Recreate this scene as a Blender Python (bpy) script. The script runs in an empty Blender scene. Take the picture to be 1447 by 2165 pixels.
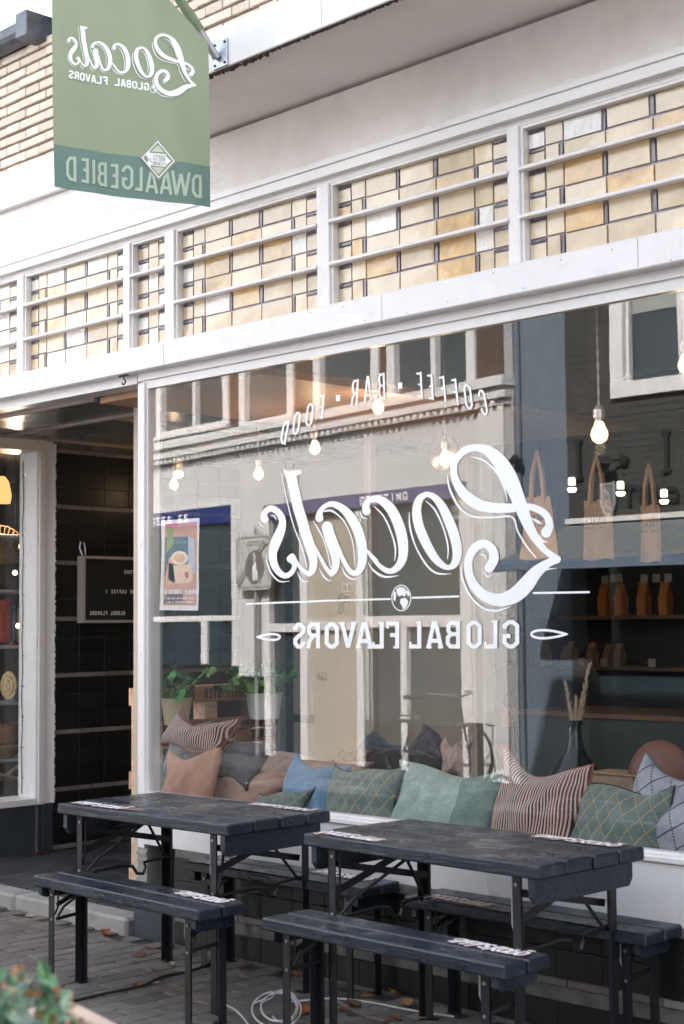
import bpy, math, random
from mathutils import Vector, Matrix, Euler
random.seed(7)
SC = bpy.context.scene
COL = SC.collection
PI = math.pi

# ------------------------------------------------------------------ camera
CV = Vector((-0.70351448, 0.70691584, 0.07305733)); CR = Vector((0.70828693, 0.70586073, -0.00949973)); CU = Vector((0.05828381, -0.04506236, 0.9972825))
CP = Vector((0, 0, 1.55)); CF = 3200.0
cd = bpy.data.cameras.new('camera'); cam = bpy.data.objects.new('camera', cd); COL.objects.link(cam)
M = Matrix.Identity(4)
for i in range(3):
    M[i][0] = CR[i]; M[i][1] = CU[i]; M[i][2] = -CV[i]; M[i][3] = CP[i]
cam.matrix_world = M
cd.sensor_fit = 'HORIZONTAL'; cd.sensor_width = 24.0; cd.lens = 24.0 * CF / 1447.0
cd.clip_start = 0.05; cd.clip_end = 500
cd.dof.use_dof = True; cd.dof.focus_distance = 7.6; cd.dof.aperture_fstop = 4.5
SC.camera = cam

# ------------------------------------------------------------------ light
SUN_EL, SUN_AZ = math.radians(38), math.radians(14)      # azimuth from +Y towards +X: the sun stands behind the cafe
w = bpy.data.worlds.new('World'); SC.world = w; w.use_nodes = True
nt = w.node_tree; nt.nodes.clear()
sky = nt.nodes.new('ShaderNodeTexSky'); sky.sky_type = 'NISHITA'; sky.sun_disc = False
sky.sun_elevation = SUN_EL; sky.sun_rotation = SUN_AZ; sky.air_density = 1.0; sky.dust_density = 3.0; sky.ozone_density = 1.0
bg = nt.nodes.new('ShaderNodeBackground'); bg.inputs[1].default_value = 0.15
wo = nt.nodes.new('ShaderNodeOutputWorld')
hs = nt.nodes.new('ShaderNodeHueSaturation'); hs.inputs['Saturation'].default_value = .32; nt.links.new(sky.outputs[0], hs.inputs['Color']); nt.links.new(hs.outputs[0], bg.inputs[0]); nt.links.new(bg.outputs[0], wo.inputs[0])
sl = bpy.data.lights.new('sun', 'SUN'); sl.energy = 4.9; sl.angle = math.radians(0.5); sl.color = (1.0, 0.93, 0.85)
so = bpy.data.objects.new('sun', sl); COL.objects.link(so)
S = Vector((math.sin(SUN_AZ) * math.cos(SUN_EL), math.cos(SUN_AZ) * math.cos(SUN_EL), math.sin(SUN_EL)))
so.rotation_euler = S.to_track_quat('Z', 'Y').to_euler(); so.location = S * 30
SC.view_settings.view_transform = 'Standard'; SC.view_settings.look = 'None'
SC.view_settings.exposure = 2.62; SC.view_settings.gamma = 1.0; SC.view_settings.use_curve_mapping = False
SC.render.engine = 'CYCLES'
SC.cycles.use_denoising = True; SC.cycles.use_adaptive_sampling = True; SC.cycles.adaptive_threshold = 0.015
SC.cycles.max_bounces = 8; SC.cycles.transparent_max_bounces = 16; SC.cycles.sample_clamp_indirect = 6; SC.cycles.caustics_reflective = False; SC.cycles.caustics_refractive = False

# ------------------------------------------------------------------ helpers
def at(x, y, ax, val):
    """where the sight line of photo pixel (x, y) meets the real plane coordinate[ax] = val"""
    d = CV + CR * ((x - 723.5) / CF) - CU * ((y - 1082.5) / CF)
    t = (val - CP[ax]) / d[ax]
    return CP + d * t

def lin(h):
    h = h.lstrip('#'); r = []
    for i in (0, 2, 4):
        c = int(h[i:i + 2], 16) / 255.0
        r.append(c / 12.92 if c < 0.04045 else ((c + 0.055) / 1.055) ** 2.4)
    return tuple(r)

class G:
    """tiny node graph builder"""
    def __init__(s, name):
        s.m = bpy.data.materials.new(name); s.m.use_nodes = True; s.t = s.m.node_tree; s.t.nodes.clear()
        s.out = s.t.nodes.new('ShaderNodeOutputMaterial')
    def n(s, typ, ins=(), **kw):
        nd = s.t.nodes.new('ShaderNode' + typ)
        for k, v in kw.items(): setattr(nd, k, v)
        for k, v in (ins.items() if isinstance(ins, dict) else enumerate(ins)):
            if v is None: continue
            if hasattr(v, 'links') and hasattr(v, 'is_output'): s.t.links.new(v, nd.inputs[k])
            else:
                try: nd.inputs[k].default_value = v
                except Exception: nd.inputs[k].default_value = tuple(v) + (1.0,)
        return nd
    def math(s, op, a, b=None, c=None, clamp=False):
        return s.n('Math', [a, b, c], operation=op, use_clamp=clamp).outputs[0]
    def pos(s): return s.n('NewGeometry').outputs['Position']
    def obj(s): return s.n('TexCoord').outputs['Object']
    def noise(s, vec, scale, detail=3.0, rough=0.55, stretch=None):
        if stretch is not None:
            vec = s.n('Mapping', {0: vec, 3: stretch}).outputs[0]
        return s.n('TexNoise', {'Vector': vec, 'Scale': scale, 'Detail': detail, 'Roughness': rough}).outputs[0]
    def ramp(s, fac, a, b, c0=(0, 0, 0), c1=(1, 1, 1)):
        nd = s.n('ValToRGB', [fac]); e = nd.color_ramp.elements
        e[0].position = a; e[1].position = b; e[0].color = tuple(c0) + (1,); e[1].color = tuple(c1) + (1,)
        return nd.outputs[0]
    def mix(s, f, a, b, mode='MIX'):
        nd = s.t.nodes.new('ShaderNodeMix'); nd.data_type = 'RGBA'; nd.blend_type = mode
        for i, v in ((0, f), (6, a), (7, b)):
            if hasattr(v, 'is_output'): s.t.links.new(v, nd.inputs[i])
            elif i == 0: nd.inputs[0].default_value = v
            else: nd.inputs[i].default_value = tuple(v)[:3] + (1.0,)
        return nd.outputs[2]
    def sep(s, vec): return s.n('SeparateXYZ', [vec]).outputs
    def bsdf(s, col, rough=0.6, metal=0.0, spec=0.5, bump=None, bstr=0.3, bdist=0.01, **kw):
        ins = {'Base Color': col, 'Roughness': rough, 'Metallic': metal, 'Specular IOR Level': spec}
        ins.update(kw)
        b = s.n('BsdfPrincipled', ins)
        if bump is not None:
            bn = s.n('Bump', {'Height': bump, 'Strength': bstr, 'Distance': bdist})
            s.t.links.new(bn.outputs[0], b.inputs['Normal'])
        s.t.links.new(b.outputs[0], s.out.inputs[0]); return b

MC = {}
def mat(name, col, rough=0.6, var=0.12, vs=6.0, bump=0.25, bs=90.0, metal=0.0, spec=0.5, rnd=0.0, stretch=None, dirt=0.0, dcol=(0.08, 0.07, 0.06), ds=3.0, **kw):
    """painted / stone / wood surface: base colour, broad variation, fine relief, patchy wear"""
    if name in MC: return MC[name]
    g = G(name); p = g.pos()
    if isinstance(col, str): col = lin(col)
    n1 = g.noise(p, vs, 5, 0.6, stretch)
    lo = tuple(c * (1 - var) for c in col); hi = tuple(min(1, c * (1 + var)) for c in col)
    c = g.mix(g.ramp(n1, 0.3, 0.7), lo, hi)
    if rnd:
        oi = g.n('ObjectInfo').outputs['Random']
        f = g.math('MULTIPLY_ADD', oi, 2 * rnd, 1 - rnd)
        c = g.mix(1.0, c, g.n('CombineColor', [f, f, f]).outputs[0], 'MULTIPLY')
    if dirt:
        n2 = g.noise(p, ds, 7, 0.7)
        c = g.mix(g.math('MULTIPLY', g.ramp(n2, 0.55, 0.75), dirt), c, dcol)
    n3 = g.noise(p, bs, 4, 0.6, stretch)
    rr = g.math('ADD', g.math('MULTIPLY', n1, 0.25), rough - 0.12, clamp=True)
    g.bsdf(c, rr, metal, spec, n3, bump, 0.004, **kw)
    MC[name] = g.m; return g.m

def emit(name, col, strength):
    if name in MC: return MC[name]
    g = G(name); e = g.n('Emission', [tuple(col) + (1.0,), strength]); g.t.links.new(e.outputs[0], g.out.inputs[0]); MC[name] = g.m; return g.m

def glass(name, k=1.7, tint=(0.97, 0.98, 0.98), rough=0.0, wav=0.0):
    if name in MC: return MC[name]
    g = G(name)
    ge = g.n('NewGeometry'); dt = g.n('VectorMath', [ge.outputs['Normal'], ge.outputs['Incoming']], operation='DOT_PRODUCT').outputs['Value']
    fr = g.math('ADD', g.math('MULTIPLY', g.math('POWER', g.math('SUBTRACT', 1.0, g.math('ABSOLUTE', dt)), 5.0), .95), .042 * k, clamp=True)
    tr = g.n('BsdfTransparent', [tuple(tint) + (1.0,)]); gl = g.n('BsdfGlossy', {'Roughness': rough, 'Color': (1, 1, 1, 1)})
    if wav:
        bn = g.n('Bump', {'Height': g.noise(g.pos(), 1.6, 1.0), 'Strength': wav, 'Distance': 0.01})
        g.t.links.new(bn.outputs[0], gl.inputs['Normal'])
    mx = g.n('MixShader', [fr, tr.outputs[0], gl.outputs[0]]); g.t.links.new(mx.outputs[0], g.out.inputs[0]); MC[name] = g.m; return g.m

class MB:
    """collects boxes, tubes and polygons; build() links them as one mesh object"""
    def __init__(s): s.v = []; s.f = []; s.smooth = False
    def add(s, vs, fs):
        o = len(s.v); s.v += [tuple(q) for q in vs]; s.f += [tuple(i + o for i in q) for q in fs]; return s
    def box(s, x0, x1, y0, y1, z0, z1, R=None):
        if x0 > x1: x0, x1 = x1, x0
        if y0 > y1: y0, y1 = y1, y0
        if z0 > z1: z0, z1 = z1, z0
        vs = [Vector((x, y, z)) for z in (z0, z1) for x, y in ((x0, y0), (x1, y0), (x1, y1), (x0, y1))]
        if R is not None: vs = [R @ q for q in vs]
        return s.add(vs, [(3, 2, 1, 0), (4, 5, 6, 7), (0, 1, 5, 4), (1, 2, 6, 5), (2, 3, 7, 6), (3, 0, 4, 7)])
    def bev(s, x0, x1, y0, y1, z0, z1, b=0.003):
        """box with a chamfered rim on every edge (octagonal sections)"""
        c = Vector(((x0 + x1) / 2, (y0 + y1) / 2, (z0 + z1) / 2)); h = [abs(x1 - x0) / 2, abs(y1 - y0) / 2, abs(z1 - z0) / 2]
        vs = []; idx = {}
        for sx in (-1, 1):
            for sy in (-1, 1):
                for sz in (-1, 1):
                    for k in range(3):
                        d = [h[0] - b, h[1] - b, h[2] - b]; d[k] = h[k]
                        idx[(sx, sy, sz, k)] = len(vs); vs.append(c + Vector((sx * d[0], sy * d[1], sz * d[2])))
        fs = []
        def q(a):
            p = [vs[i] for i in a]; n = (p[1] - p[0]).cross(p[2] - p[0]); m = sum(p, Vector()) / len(p) - c
            fs.append(tuple(a) if n.dot(m) > 0 else tuple(reversed(a)))
        R4 = ((-1, -1), (1, -1), (1, 1), (-1, 1))
        for sg in (-1, 1):
            q([idx[(sg, a, b_, 0)] for a, b_ in R4]); q([idx[(a, sg, b_, 1)] for a, b_ in R4]); q([idx[(a, b_, sg, 2)] for a, b_ in R4])
        for a in (-1, 1):
            for b_ in (-1, 1):
                q([idx[(a, b_, -1, 0)], idx[(a, b_, 1, 0)], idx[(a, b_, 1, 1)], idx[(a, b_, -1, 1)]])
                q([idx[(a, -1, b_, 0)], idx[(a, 1, b_, 0)], idx[(a, 1, b_, 2)], idx[(a, -1, b_, 2)]])
                q([idx[(-1, a, b_, 1)], idx[(1, a, b_, 1)], idx[(1, a, b_, 2)], idx[(-1, a, b_, 2)]])
                for c_ in (-1, 1): q([idx[(a, b_, c_, 0)], idx[(a, b_, c_, 1)], idx[(a, b_, c_, 2)]])
        return s.add(vs, fs)
    def tube(s, pts, r, n=8, cap=True):
        pts = [Vector(p) for p in pts]; rs = r if isinstance(r, (list, tuple)) else [r] * len(pts)
        up = None; vs = []; fs = []
        for i, p in enumerate(pts):
            d = (pts[min(i + 1, len(pts) - 1)] - pts[max(i - 1, 0)]).normalized()
            if up is None: up = d.orthogonal().normalized()
            up = (up - d * up.dot(d)); up = up.normalized() if up.length > 1e-6 else d.orthogonal().normalized()
            sd = d.cross(up)
            for k in range(n):
                a = 2 * PI * k / n; vs.append(p + (up * math.cos(a) + sd * math.sin(a)) * rs[i])
        for i in range(len(pts) - 1):
            for k in range(n): fs.append((i * n + k, i * n + (k + 1) % n, (i + 1) * n + (k + 1) % n, (i + 1) * n + k))
        if cap: fs += [tuple(reversed(range(n))), tuple(range((len(pts) - 1) * n, len(pts) * n))]
        s.smooth = True
        return s.add(vs, fs)
    def lathe(s, prof, c=(0, 0, 0), n=20, axis='z'):
        vs = []; fs = []
        for r, z in prof:
            for k in range(n):
                a = 2 * PI * k / n; q = (r * math.cos(a), r * math.sin(a), z)
                if axis == 'y': q = (q[0], q[2], q[1])
                vs.append((c[0] + q[0], c[1] + q[1], c[2] + q[2]))
        for i in range(len(prof) - 1):
            for k in range(n):
                f = (i * n + k, i * n + (k + 1) % n, (i + 1) * n + (k + 1) % n, (i + 1) * n + k); fs.append(f if axis == 'z' else tuple(reversed(f)))
        fs += [tuple(reversed(range(n))), tuple(range((len(prof) - 1) * n, len(prof) * n))]
        s.smooth = True
        return s.add(vs, fs)
    def bar(s, a, b, w, h, up=(0, 0, 1)):
        """rectangular bar from a to b, w wide, h deep along up"""
        a = Vector(a); b = Vector(b); d = (b - a).normalized(); u = Vector(up); u = (u - d * u.dot(d)).normalized(); sd = d.cross(u)
        vs = [p + sd * (i * w / 2) + u * (j * h / 2) for p in (a, b) for i, j in ((-1, -1), (1, -1), (1, 1), (-1, 1))]
        return s.add(vs, [(0, 1, 2, 3), (7, 6, 5, 4), (0, 4, 5, 1), (1, 5, 6, 2), (2, 6, 7, 3), (3, 7, 4, 0)])
    def prism(s, poly, y0, y1):
        """extrude an XZ polygon along Y"""
        n = len(poly); vs = [(x, y0, z) for x, z in poly] + [(x, y1, z) for x, z in poly]
        return s.add(vs, [tuple(range(n)), tuple(reversed(range(n, 2 * n)))] + [(i, i + n, (i + 1) % n + n, (i + 1) % n) for i in range(n)])
    def mesh(s, name):
        m = bpy.data.meshes.new(name); m.from_pydata(s.v, [], s.f); m.update()
        if s.smooth: m.polygons.foreach_set('use_smooth', [True] * len(m.polygons)); m.set_sharp_from_angle(angle=math.radians(38))
        return m
    def build(s, name, m, parent=None, world=False, **kw):
        o = bpy.data.objects.new(name, s.mesh(name)); COL.objects.link(o)
        if m: o.data.materials.append(m)
        attach(o, parent, world); tag(o, **kw); return o

def absloc(o):
    return o.location + (absloc(o.parent) + o.matrix_parent_inverse.translation if o.parent else Vector())
def attach(o, parent, world):
    if parent is not None:
        o.parent = parent
        if world: o.matrix_parent_inverse = Matrix.Translation(-absloc(parent))
def tag(o, label=None, cat=None, group=None, kind=None):
    if label: o['label'] = label
    if cat: o['category'] = cat
    if group: o['group'] = group
    if kind: o['kind'] = kind
    return o
def empty(name, loc=(0, 0, 0), label=None, cat=None, group=None, rz=0.0):
    o = bpy.data.objects.new(name, None); COL.objects.link(o); o.location = loc; o.rotation_euler[2] = rz; o.empty_display_size = 0.1
    return tag(o, label, cat, group)
def place(mesh, name, loc, parent, rot=None, scale=None, m=None):
    """one more object that shares a mesh; loc in world coordinates (parents unrotated)"""
    o = bpy.data.objects.new(name, mesh); COL.objects.link(o); o.parent = parent
    if parent is not None: o.location = Vector(loc) - absloc(parent)
    else: o.location = loc
    if rot: o.rotation_euler = rot
    if scale: o.scale = scale
    return o
def copy_tree(o, parent=None):
    c = o.copy(); COL.objects.link(c); c.parent = parent
    for ch in list(o.children): copy_tree(ch, c)
    return c

# ---- flat lettering -------------------------------------------------------
def crom(P, k=6):
    out = []
    for i in range(len(P) - 1):
        p0 = P[max(i - 1, 0)]; p1 = P[i]; p2 = P[i + 1]; p3 = P[min(i + 2, len(P) - 1)]
        for j in range(k):
            t = j / k
            out.append(tuple(0.5 * ((2 * b) + (-a + c) * t + (2 * a - 5 * b + 4 * c - d) * t * t + (-a + 3 * b - 3 * c + d) * t ** 3) for a, b, c, d in zip(p0, p1, p2, p3)))
    out.append(tuple(P[-1])); return out
def ribbon(P, smooth=True, round_ends=True, closed=False):
    """quads of a stroke whose width changes: P = [(x, y, w)]"""
    if smooth and len(P) > 2: P = crom(P)
    n = len(P); L = []; Rr = []
    for i in range(n):
        if closed: a = P[(i - 1) % n if i else n - 2]; b = P[(i + 1) % n if i < n - 1 else 1]
        else: a = P[max(i - 1, 0)]; b = P[min(i + 1, n - 1)]
        k = 1.0
        if not smooth and (closed or 0 < i < n - 1):
            d1 = Vector((P[i][0] - a[0], P[i][1] - a[1])).normalized(); d2 = Vector((b[0] - P[i][0], b[1] - P[i][1])).normalized()
            d = d1 + d2; d = d.normalized() if d.length > 1e-4 else d1; k = min(1.8, 1 / max(0.3, d.dot(d1)))
        else:
            d = Vector((b[0] - a[0], b[1] - a[1])); d = d.normalized() if d.length > 1e-9 else Vector((1, 0))
        h = P[i][2] / 2 * k
        L.append((P[i][0] - d.y * h, P[i][1] + d.x * h)); Rr.append((P[i][0] + d.y * h, P[i][1] - d.x * h))
    vs = L + Rr; fs = [(i, i + 1, n + i + 1, n + i) for i in range(n - 1)]
    out = [(vs, fs)]
    if round_ends and not closed:
        for e in (P[0], P[-1]):
            r = e[2] / 2; m = 14
            out.append(([(e[0] + r * math.cos(2 * PI * q / m), e[1] + r * math.sin(2 * PI * q / m)) for q in range(m)], [tuple(range(m))]))
    return out
FONT = {
 'A': [[(.12, 0), (.46, 1)], [(.88, 0), (.54, 1)], [(.25, .28), (.75, .28)]], 'B': [[(.2, 0), (.2, 1)], [(.1, .93), (.68, .93), (.84, .82), (.84, .63), (.68, .52), (.2, .52)], [(.66, .52), (.88, .4), (.88, .18), (.7, .07), (.1, .07)]],
 'C': [[(.86, .72), (.86, .8), (.64, .93), (.36, .93), (.14, .8), (.14, .2), (.36, .07), (.64, .07), (.86, .2), (.86, .28)]], 'D': [[(.2, 0), (.2, 1)], [(.1, .93), (.6, .93), (.86, .75), (.86, .25), (.6, .07), (.1, .07)]],
 'E': [[(.2, 0), (.2, 1)], [(.1, .93), (.9, .93)], [(.2, .52), (.7, .52)], [(.1, .07), (.9, .07)]], 'F': [[(.22, 0), (.22, 1)], [(.1, .93), (.9, .93)], [(.22, .5), (.74, .5)]],
 'G': [[(.86, .7), (.86, .8), (.62, .93), (.38, .93), (.14, .8), (.14, .2), (.38, .07), (.62, .07), (.86, .2), (.86, .44), (.52, .44)]], 'H': [[(.18, 0), (.18, 1)], [(.82, 0), (.82, 1)], [(.18, .5), (.82, .5)]],
 'I': [[(.5, 0), (.5, 1)]], 'K': [[(.2, 0), (.2, 1)], [(.86, 1), (.24, .45)], [(.4, .6), (.9, 0)]], 'L': [[(.22, 1), (.22, 0)], [(.12, .07), (.92, .07)]],
 'M': [[(.12, 0), (.12, 1)], [(.88, 0), (.88, 1)], [(.12, .97), (.5, .3), (.88, .97)]], 'N': [[(.16, 0), (.16, 1)], [(.84, 0), (.84, 1)], [(.16, .95), (.84, .05)]],
 'O': [[(.14, .2), (.14, .8), (.38, .93), (.62, .93), (.86, .8), (.86, .2), (.62, .07), (.38, .07), (.14, .2)]], 'P': [[(.2, 0), (.2, 1)], [(.1, .93), (.68, .93), (.86, .8), (.86, .6), (.68, .47), (.2, .47)]],
 'R': [[(.2, 0), (.2, 1)], [(.1, .93), (.68, .93), (.84, .82), (.84, .62), (.68, .5), (.2, .5)], [(.52, .5), (.8, .3), (.9, 0)]],
 'S': [[(.85, .74), (.85, .8), (.63, .93), (.37, .93), (.15, .8), (.15, .66), (.35, .55), (.65, .45), (.85, .34), (.85, .2), (.63, .07), (.37, .07), (.15, .2), (.15, .26)]],
 'T': [[(.5, 0), (.5, 1)], [(.06, .93), (.94, .93)]], 'U': [[(.16, 1), (.16, .2), (.38, .07), (.62, .07), (.84, .2), (.84, 1)]], 'V': [[(.1, 1), (.5, .03)], [(.9, 1), (.5, .03)]],
 'W': [[(.06, 1), (.28, .03)], [(.5, .9), (.28, .03)], [(.5, .9), (.72, .03)], [(.94, 1), (.72, .03)]], 'Z': [[(.1, .93), (.9, .93)], [(.86, .9), (.14, .1)], [(.1, .07), (.9, .07)]],
 '1': [[(.5, 0), (.5, 1)], [(.3, .8), (.5, .95)]], '2': [[(.15, .75), (.2, .88), (.4, .93), (.7, .9), (.84, .75), (.8, .58), (.15, .08), (.88, .08)]], '8': [[(.3, .52), (.16, .66), (.18, .84), (.38, .93), (.62, .93), (.82, .84), (.84, .66), (.7, .52), (.3, .52)], [(.3, .52), (.14, .36), (.14, .18), (.36, .07), (.64, .07), (.86, .18), (.86, .36), (.7, .52)]],
 '0': [[(.14, .2), (.14, .8), (.38, .93), (.62, .93), (.86, .8), (.86, .2), (.62, .07), (.38, .07), (.14, .2)]], '-': [[(.2, .5), (.8, .5)]], '.': [[(.42, .06), (.58, .06)]], '&': [[(.9, 0), (.3, .7), (.35, .9), (.6, .9), (.62, .7), (.15, .3), (.2, .08), (.5, .05), (.85, .4)]], ')': [[(.3, 1), (.6, .7), (.6, .3), (.3, 0)]], ':': [[(.5, .2), (.5, .3)], [(.5, .7), (.5, .8)]], "'": [[(.5, .8), (.5, 1)]], ',': [[(.5, .1), (.4, -.1)]],
}
SERIF = {'A': [(0, .04, .32), (.68, .04, 1)], 'V': [(-.04, .96, .3), (.7, .96, 1.04)], 'F': [(.08, .04, .5)], 'L': [(.05, .96, .5)], 'R': [], 'I': [(.2, .04, .8), (.2, .96, .8)], 'T': [(.3, .04, .7)]}
SERV = {'F': [(.92, .74, 1)], 'L': [(.94, 0, .24)], 'G': [], 'E': [(.92, .76, 1), (.92, 0, .22)]}
def letter(ch, f, wd, serif=False, sw=None):
    """stroked capital; f maps the unit box to the drawing plane, wd = stroke width there"""
    out = []
    for st in FONT.get(ch, []):
        P = [f(*q) + (wd,) for q in st]; closed = st[0] == st[-1] and len(st) > 3
        out += ribbon(P, smooth=False, round_ends=False, closed=closed)
    if serif:
        for a, z, b in SERIF.get(ch, []): out += ribbon([f(a, z) + (wd * .5,), f(b, z) + (wd * .5,)], False, False)
        for x, a, b in SERV.get(ch, []): out += ribbon([f(x, a) + (wd * .6,), f(x, b) + (wd * .6,)], False, False)
    return out
def line(txt, x0, y0, adv, h, wd, wf=0.78, mirror=False, serif=False):
    """a row of stroked capitals in plane coordinates; mirror runs towards -x"""
    out = []; sg = -1 if mirror else 1
    for i, ch in enumerate(txt):
        if ch == ' ': continue
        out += letter(ch, lambda a, b, i=i: (x0 + sg * (i * adv + a * adv * wf), y0 + b * h), wd, serif)
    return out
def flat(strokes, fmap, nrm, name, m, parent, world=True, step=0.00005, **kw):
    """strokes (2D) -> one thin mesh; fmap(x, y) -> Vector, nrm = direction the print faces"""
    mb = MB(); nrm = Vector(nrm).normalized()
    for k, (vs, fs) in enumerate(strokes):
        hn = max(1, len(vs) // 2)
        pts = [fmap(*q) + nrm * (k * step + (i % hn) * (1.5e-6 if step > 3e-5 else 3e-7)) for i, q in enumerate(vs)]; ff = []
        for f in fs:
            a, b, c = pts[f[0]], pts[f[1]], pts[f[2]]
            nn = (b - a).cross(c - a)
            ff.append(f if nn.dot(nrm) > 0 else tuple(reversed(f)))
        mb.add(pts, ff)
    return mb.build(name, m, parent, world, **kw)

# ------------------------------------------------------------------ materials
WHITE = mat('white_paint', (0.80, 0.77, 0.76), 0.42, 0.04, 3, 0.2, 140, dirt=0.5, dcol=(0.52, 0.45, 0.41), ds=5.5)
WHITE2 = mat('white_gloss_paint', (0.80, 0.775, 0.775), 0.33, 0.03, 2, 0.12, 60, dirt=0.35, dcol=(0.5, 0.43, 0.40), ds=7)
def stucco():
    g = G('stucco'); p = g.pos()
    n = g.noise(p, 55, 6, 0.7, (0.5, 1, 1.6)); n2 = g.noise(p, 9, 4)
    c = g.mix(g.ramp(n2, .3, .7), (0.74, 0.68, 0.65), (0.82, 0.77, 0.74))
    c = g.mix(g.math('MULTIPLY', g.ramp(n, .62, .72), .12), c, (0.45, 0.38, 0.33))
    g.bsdf(c, 0.8, 0, 0.3, g.math('ADD', n, g.math('MULTIPLY', n2, .5)), 0.9, 0.006); return g.m
STUCCO = stucco()
SOFFIT = mat('soffit_paint', (0.90, 0.82, 0.79), 0.75, 0.05, 3, 0.3, 40, dirt=0.2, dcol=(0.45, 0.4, 0.38))
BRICKP = mat('pale_brick', (0.66, 0.555, 0.46), 0.85, 0.10, 22, 0.9, 70, rnd=0.10, dirt=0.3, dcol=(0.42, 0.33, 0.27), ds=30, stretch=(1, 1, 2.5))
MORTAR = mat('dark_mortar', (0.06, 0.05, 0.045), 0.95, 0.3, 20, 0.6, 80)
TILEB = mat('black_glazed_tile', (0.007, 0.0075, 0.0075), 0.45, 0.3, 5, 0.08, 30, rnd=0.35)
GROUT = mat('grey_grout', (0.16, 0.15, 0.14), 0.9, 0.4, 12, 0.4, 100)
GROUTD = mat('dark_grout', (0.12, 0.115, 0.11), 0.9, 0.4, 12, 0.4, 100)
BANDT = mat('grey_band_tile', (0.20, 0.18, 0.17), 0.75, 0.2, 8, 0.5, 90, rnd=0.25)
SLATE = mat('dark_plinth_paint', (0.035, 0.043, 0.055), 0.5, 0.2, 4, 0.3, 60, dirt=0.2, dcol=(0.1, 0.1, 0.1), ds=6)
CONC = mat('old_concrete', (0.30, 0.28, 0.26), 0.9, 0.2, 10, 0.8, 60, dirt=0.6, dcol=(0.10, 0.09, 0.085), ds=12)
KERBM = mat('kerb_concrete', (0.34, 0.325, 0.31), 0.9, 0.15, 9, 0.7, 120, dirt=0.5, dcol=(0.14, 0.13, 0.12), ds=8)
PAVE = mat('paving_brick', (0.15, 0.135, 0.125), 0.85, 0.22, 14, 0.8, 110, rnd=0.22, dirt=0.45, dcol=(0.045, 0.043, 0.042), ds=2.2)
PJOINT = mat('paving_joint', (0.055, 0.049, 0.043), 0.95, 0.3, 20, 0.7, 90)
RTILE = mat('recess_floor_tile', (0.052, 0.053, 0.06), 0.42, 0.2, 6, 0.3, 60, rnd=0.3, dirt=0.3, dcol=(0.12, 0.11, 0.10), ds=3)
LEAD = mat('lead_came', (0.36, 0.33, 0.37), 0.5, 0.2, 30, 0.5, 120, metal=0.3)
BLACKP = mat('black_board', (0.012, 0.013, 0.013), 0.7, 0.2, 8, 0.1, 60)
ZINC = mat('zinc_gutter', (0.12, 0.13, 0.15), 0.45, 0.3, 12, 0.3, 60, metal=0.6)
GALV = mat('galvanised_steel', (0.42, 0.44, 0.48), 0.38, 0.15, 25, 0.2, 80, metal=0.8)
GREYC = mat('recess_ceiling_gloss', (0.20, 0.215, 0.215), 0.22, 0.06, 3, 0.04, 10)
CREAM = mat('cream_wall_paint', (0.52, 0.44, 0.36), 0.7, 0.05, 2, 0.2, 60, dirt=0.15, dcol=(0.4, 0.33, 0.26))
CREAMD = mat('cream_door_paint', (0.56, 0.48, 0.39), 0.4, 0.04, 2, 0.1, 60)
VINYL = mat('white_vinyl', (0.93, 0.93, 0.94), 0.45, 0.01, 3, 0.0, 30)
DARKIN = mat('dark_interior_wall', (0.045, 0.042, 0.04), 0.8, 0.2, 3, 0.2, 30)
BROWNF = mat('dark_wood_floor', (0.05, 0.033, 0.022), 0.5, 0.3, 6, 0.2, 60, stretch=(1, 8, 1))
PEACH = mat('plywood_soffit', (0.62, 0.36, 0.22), 0.5, 0.10, 5, 0.1, 60, stretch=(1, 6, 1))
PANE = glass('window_glass', .95, wav=0.03)
PANE2 = glass('clear_glass', .6)

# transom glass: opalescent leaded pieces, colour per piece
def opal(name, col, var, rough, wave):
    g = G(name); p = g.pos(); oi = g.n('ObjectInfo').outputs['Random']
    n = g.noise(p, 9, 4, 0.6); n2 = g.noise(p, 26, 3, 0.6, (1, 1, .4))
    c = g.mix(g.ramp(n, .35, .7), tuple(q * (1 - var) for q in col), tuple(min(1, q * (1 + var)) for q in col))
    f = g.math('MULTIPLY_ADD', oi, 0.26, 0.84)
    c = g.mix(1.0, c, g.n('CombineColor', [f, f, f]).outputs[0], 'MULTIPLY')
    g.bsdf(c, rough, 0, 0.8, g.math('ADD', n, g.math('MULTIPLY', n2, .6)), wave, 0.012, **{'Coat Weight': 0.6, 'Coat Roughness': 0.05}); return g.m
OPAL = [opal('opal_glass_cream', (0.67, 0.53, 0.36), .10, .22, .3), opal('opal_glass_sand', (0.61, 0.46, 0.29), .12, .2, .4),
        opal('opal_glass_amber', (0.62, 0.40, 0.17), .25, .18, .6), opal('opal_glass_pale', (0.80, 0.74, 0.68), .12, .12, .9)]
VIOLET = opal('violet_glass', (0.13, 0.10, 0.125), .4, .25, .3)

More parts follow.
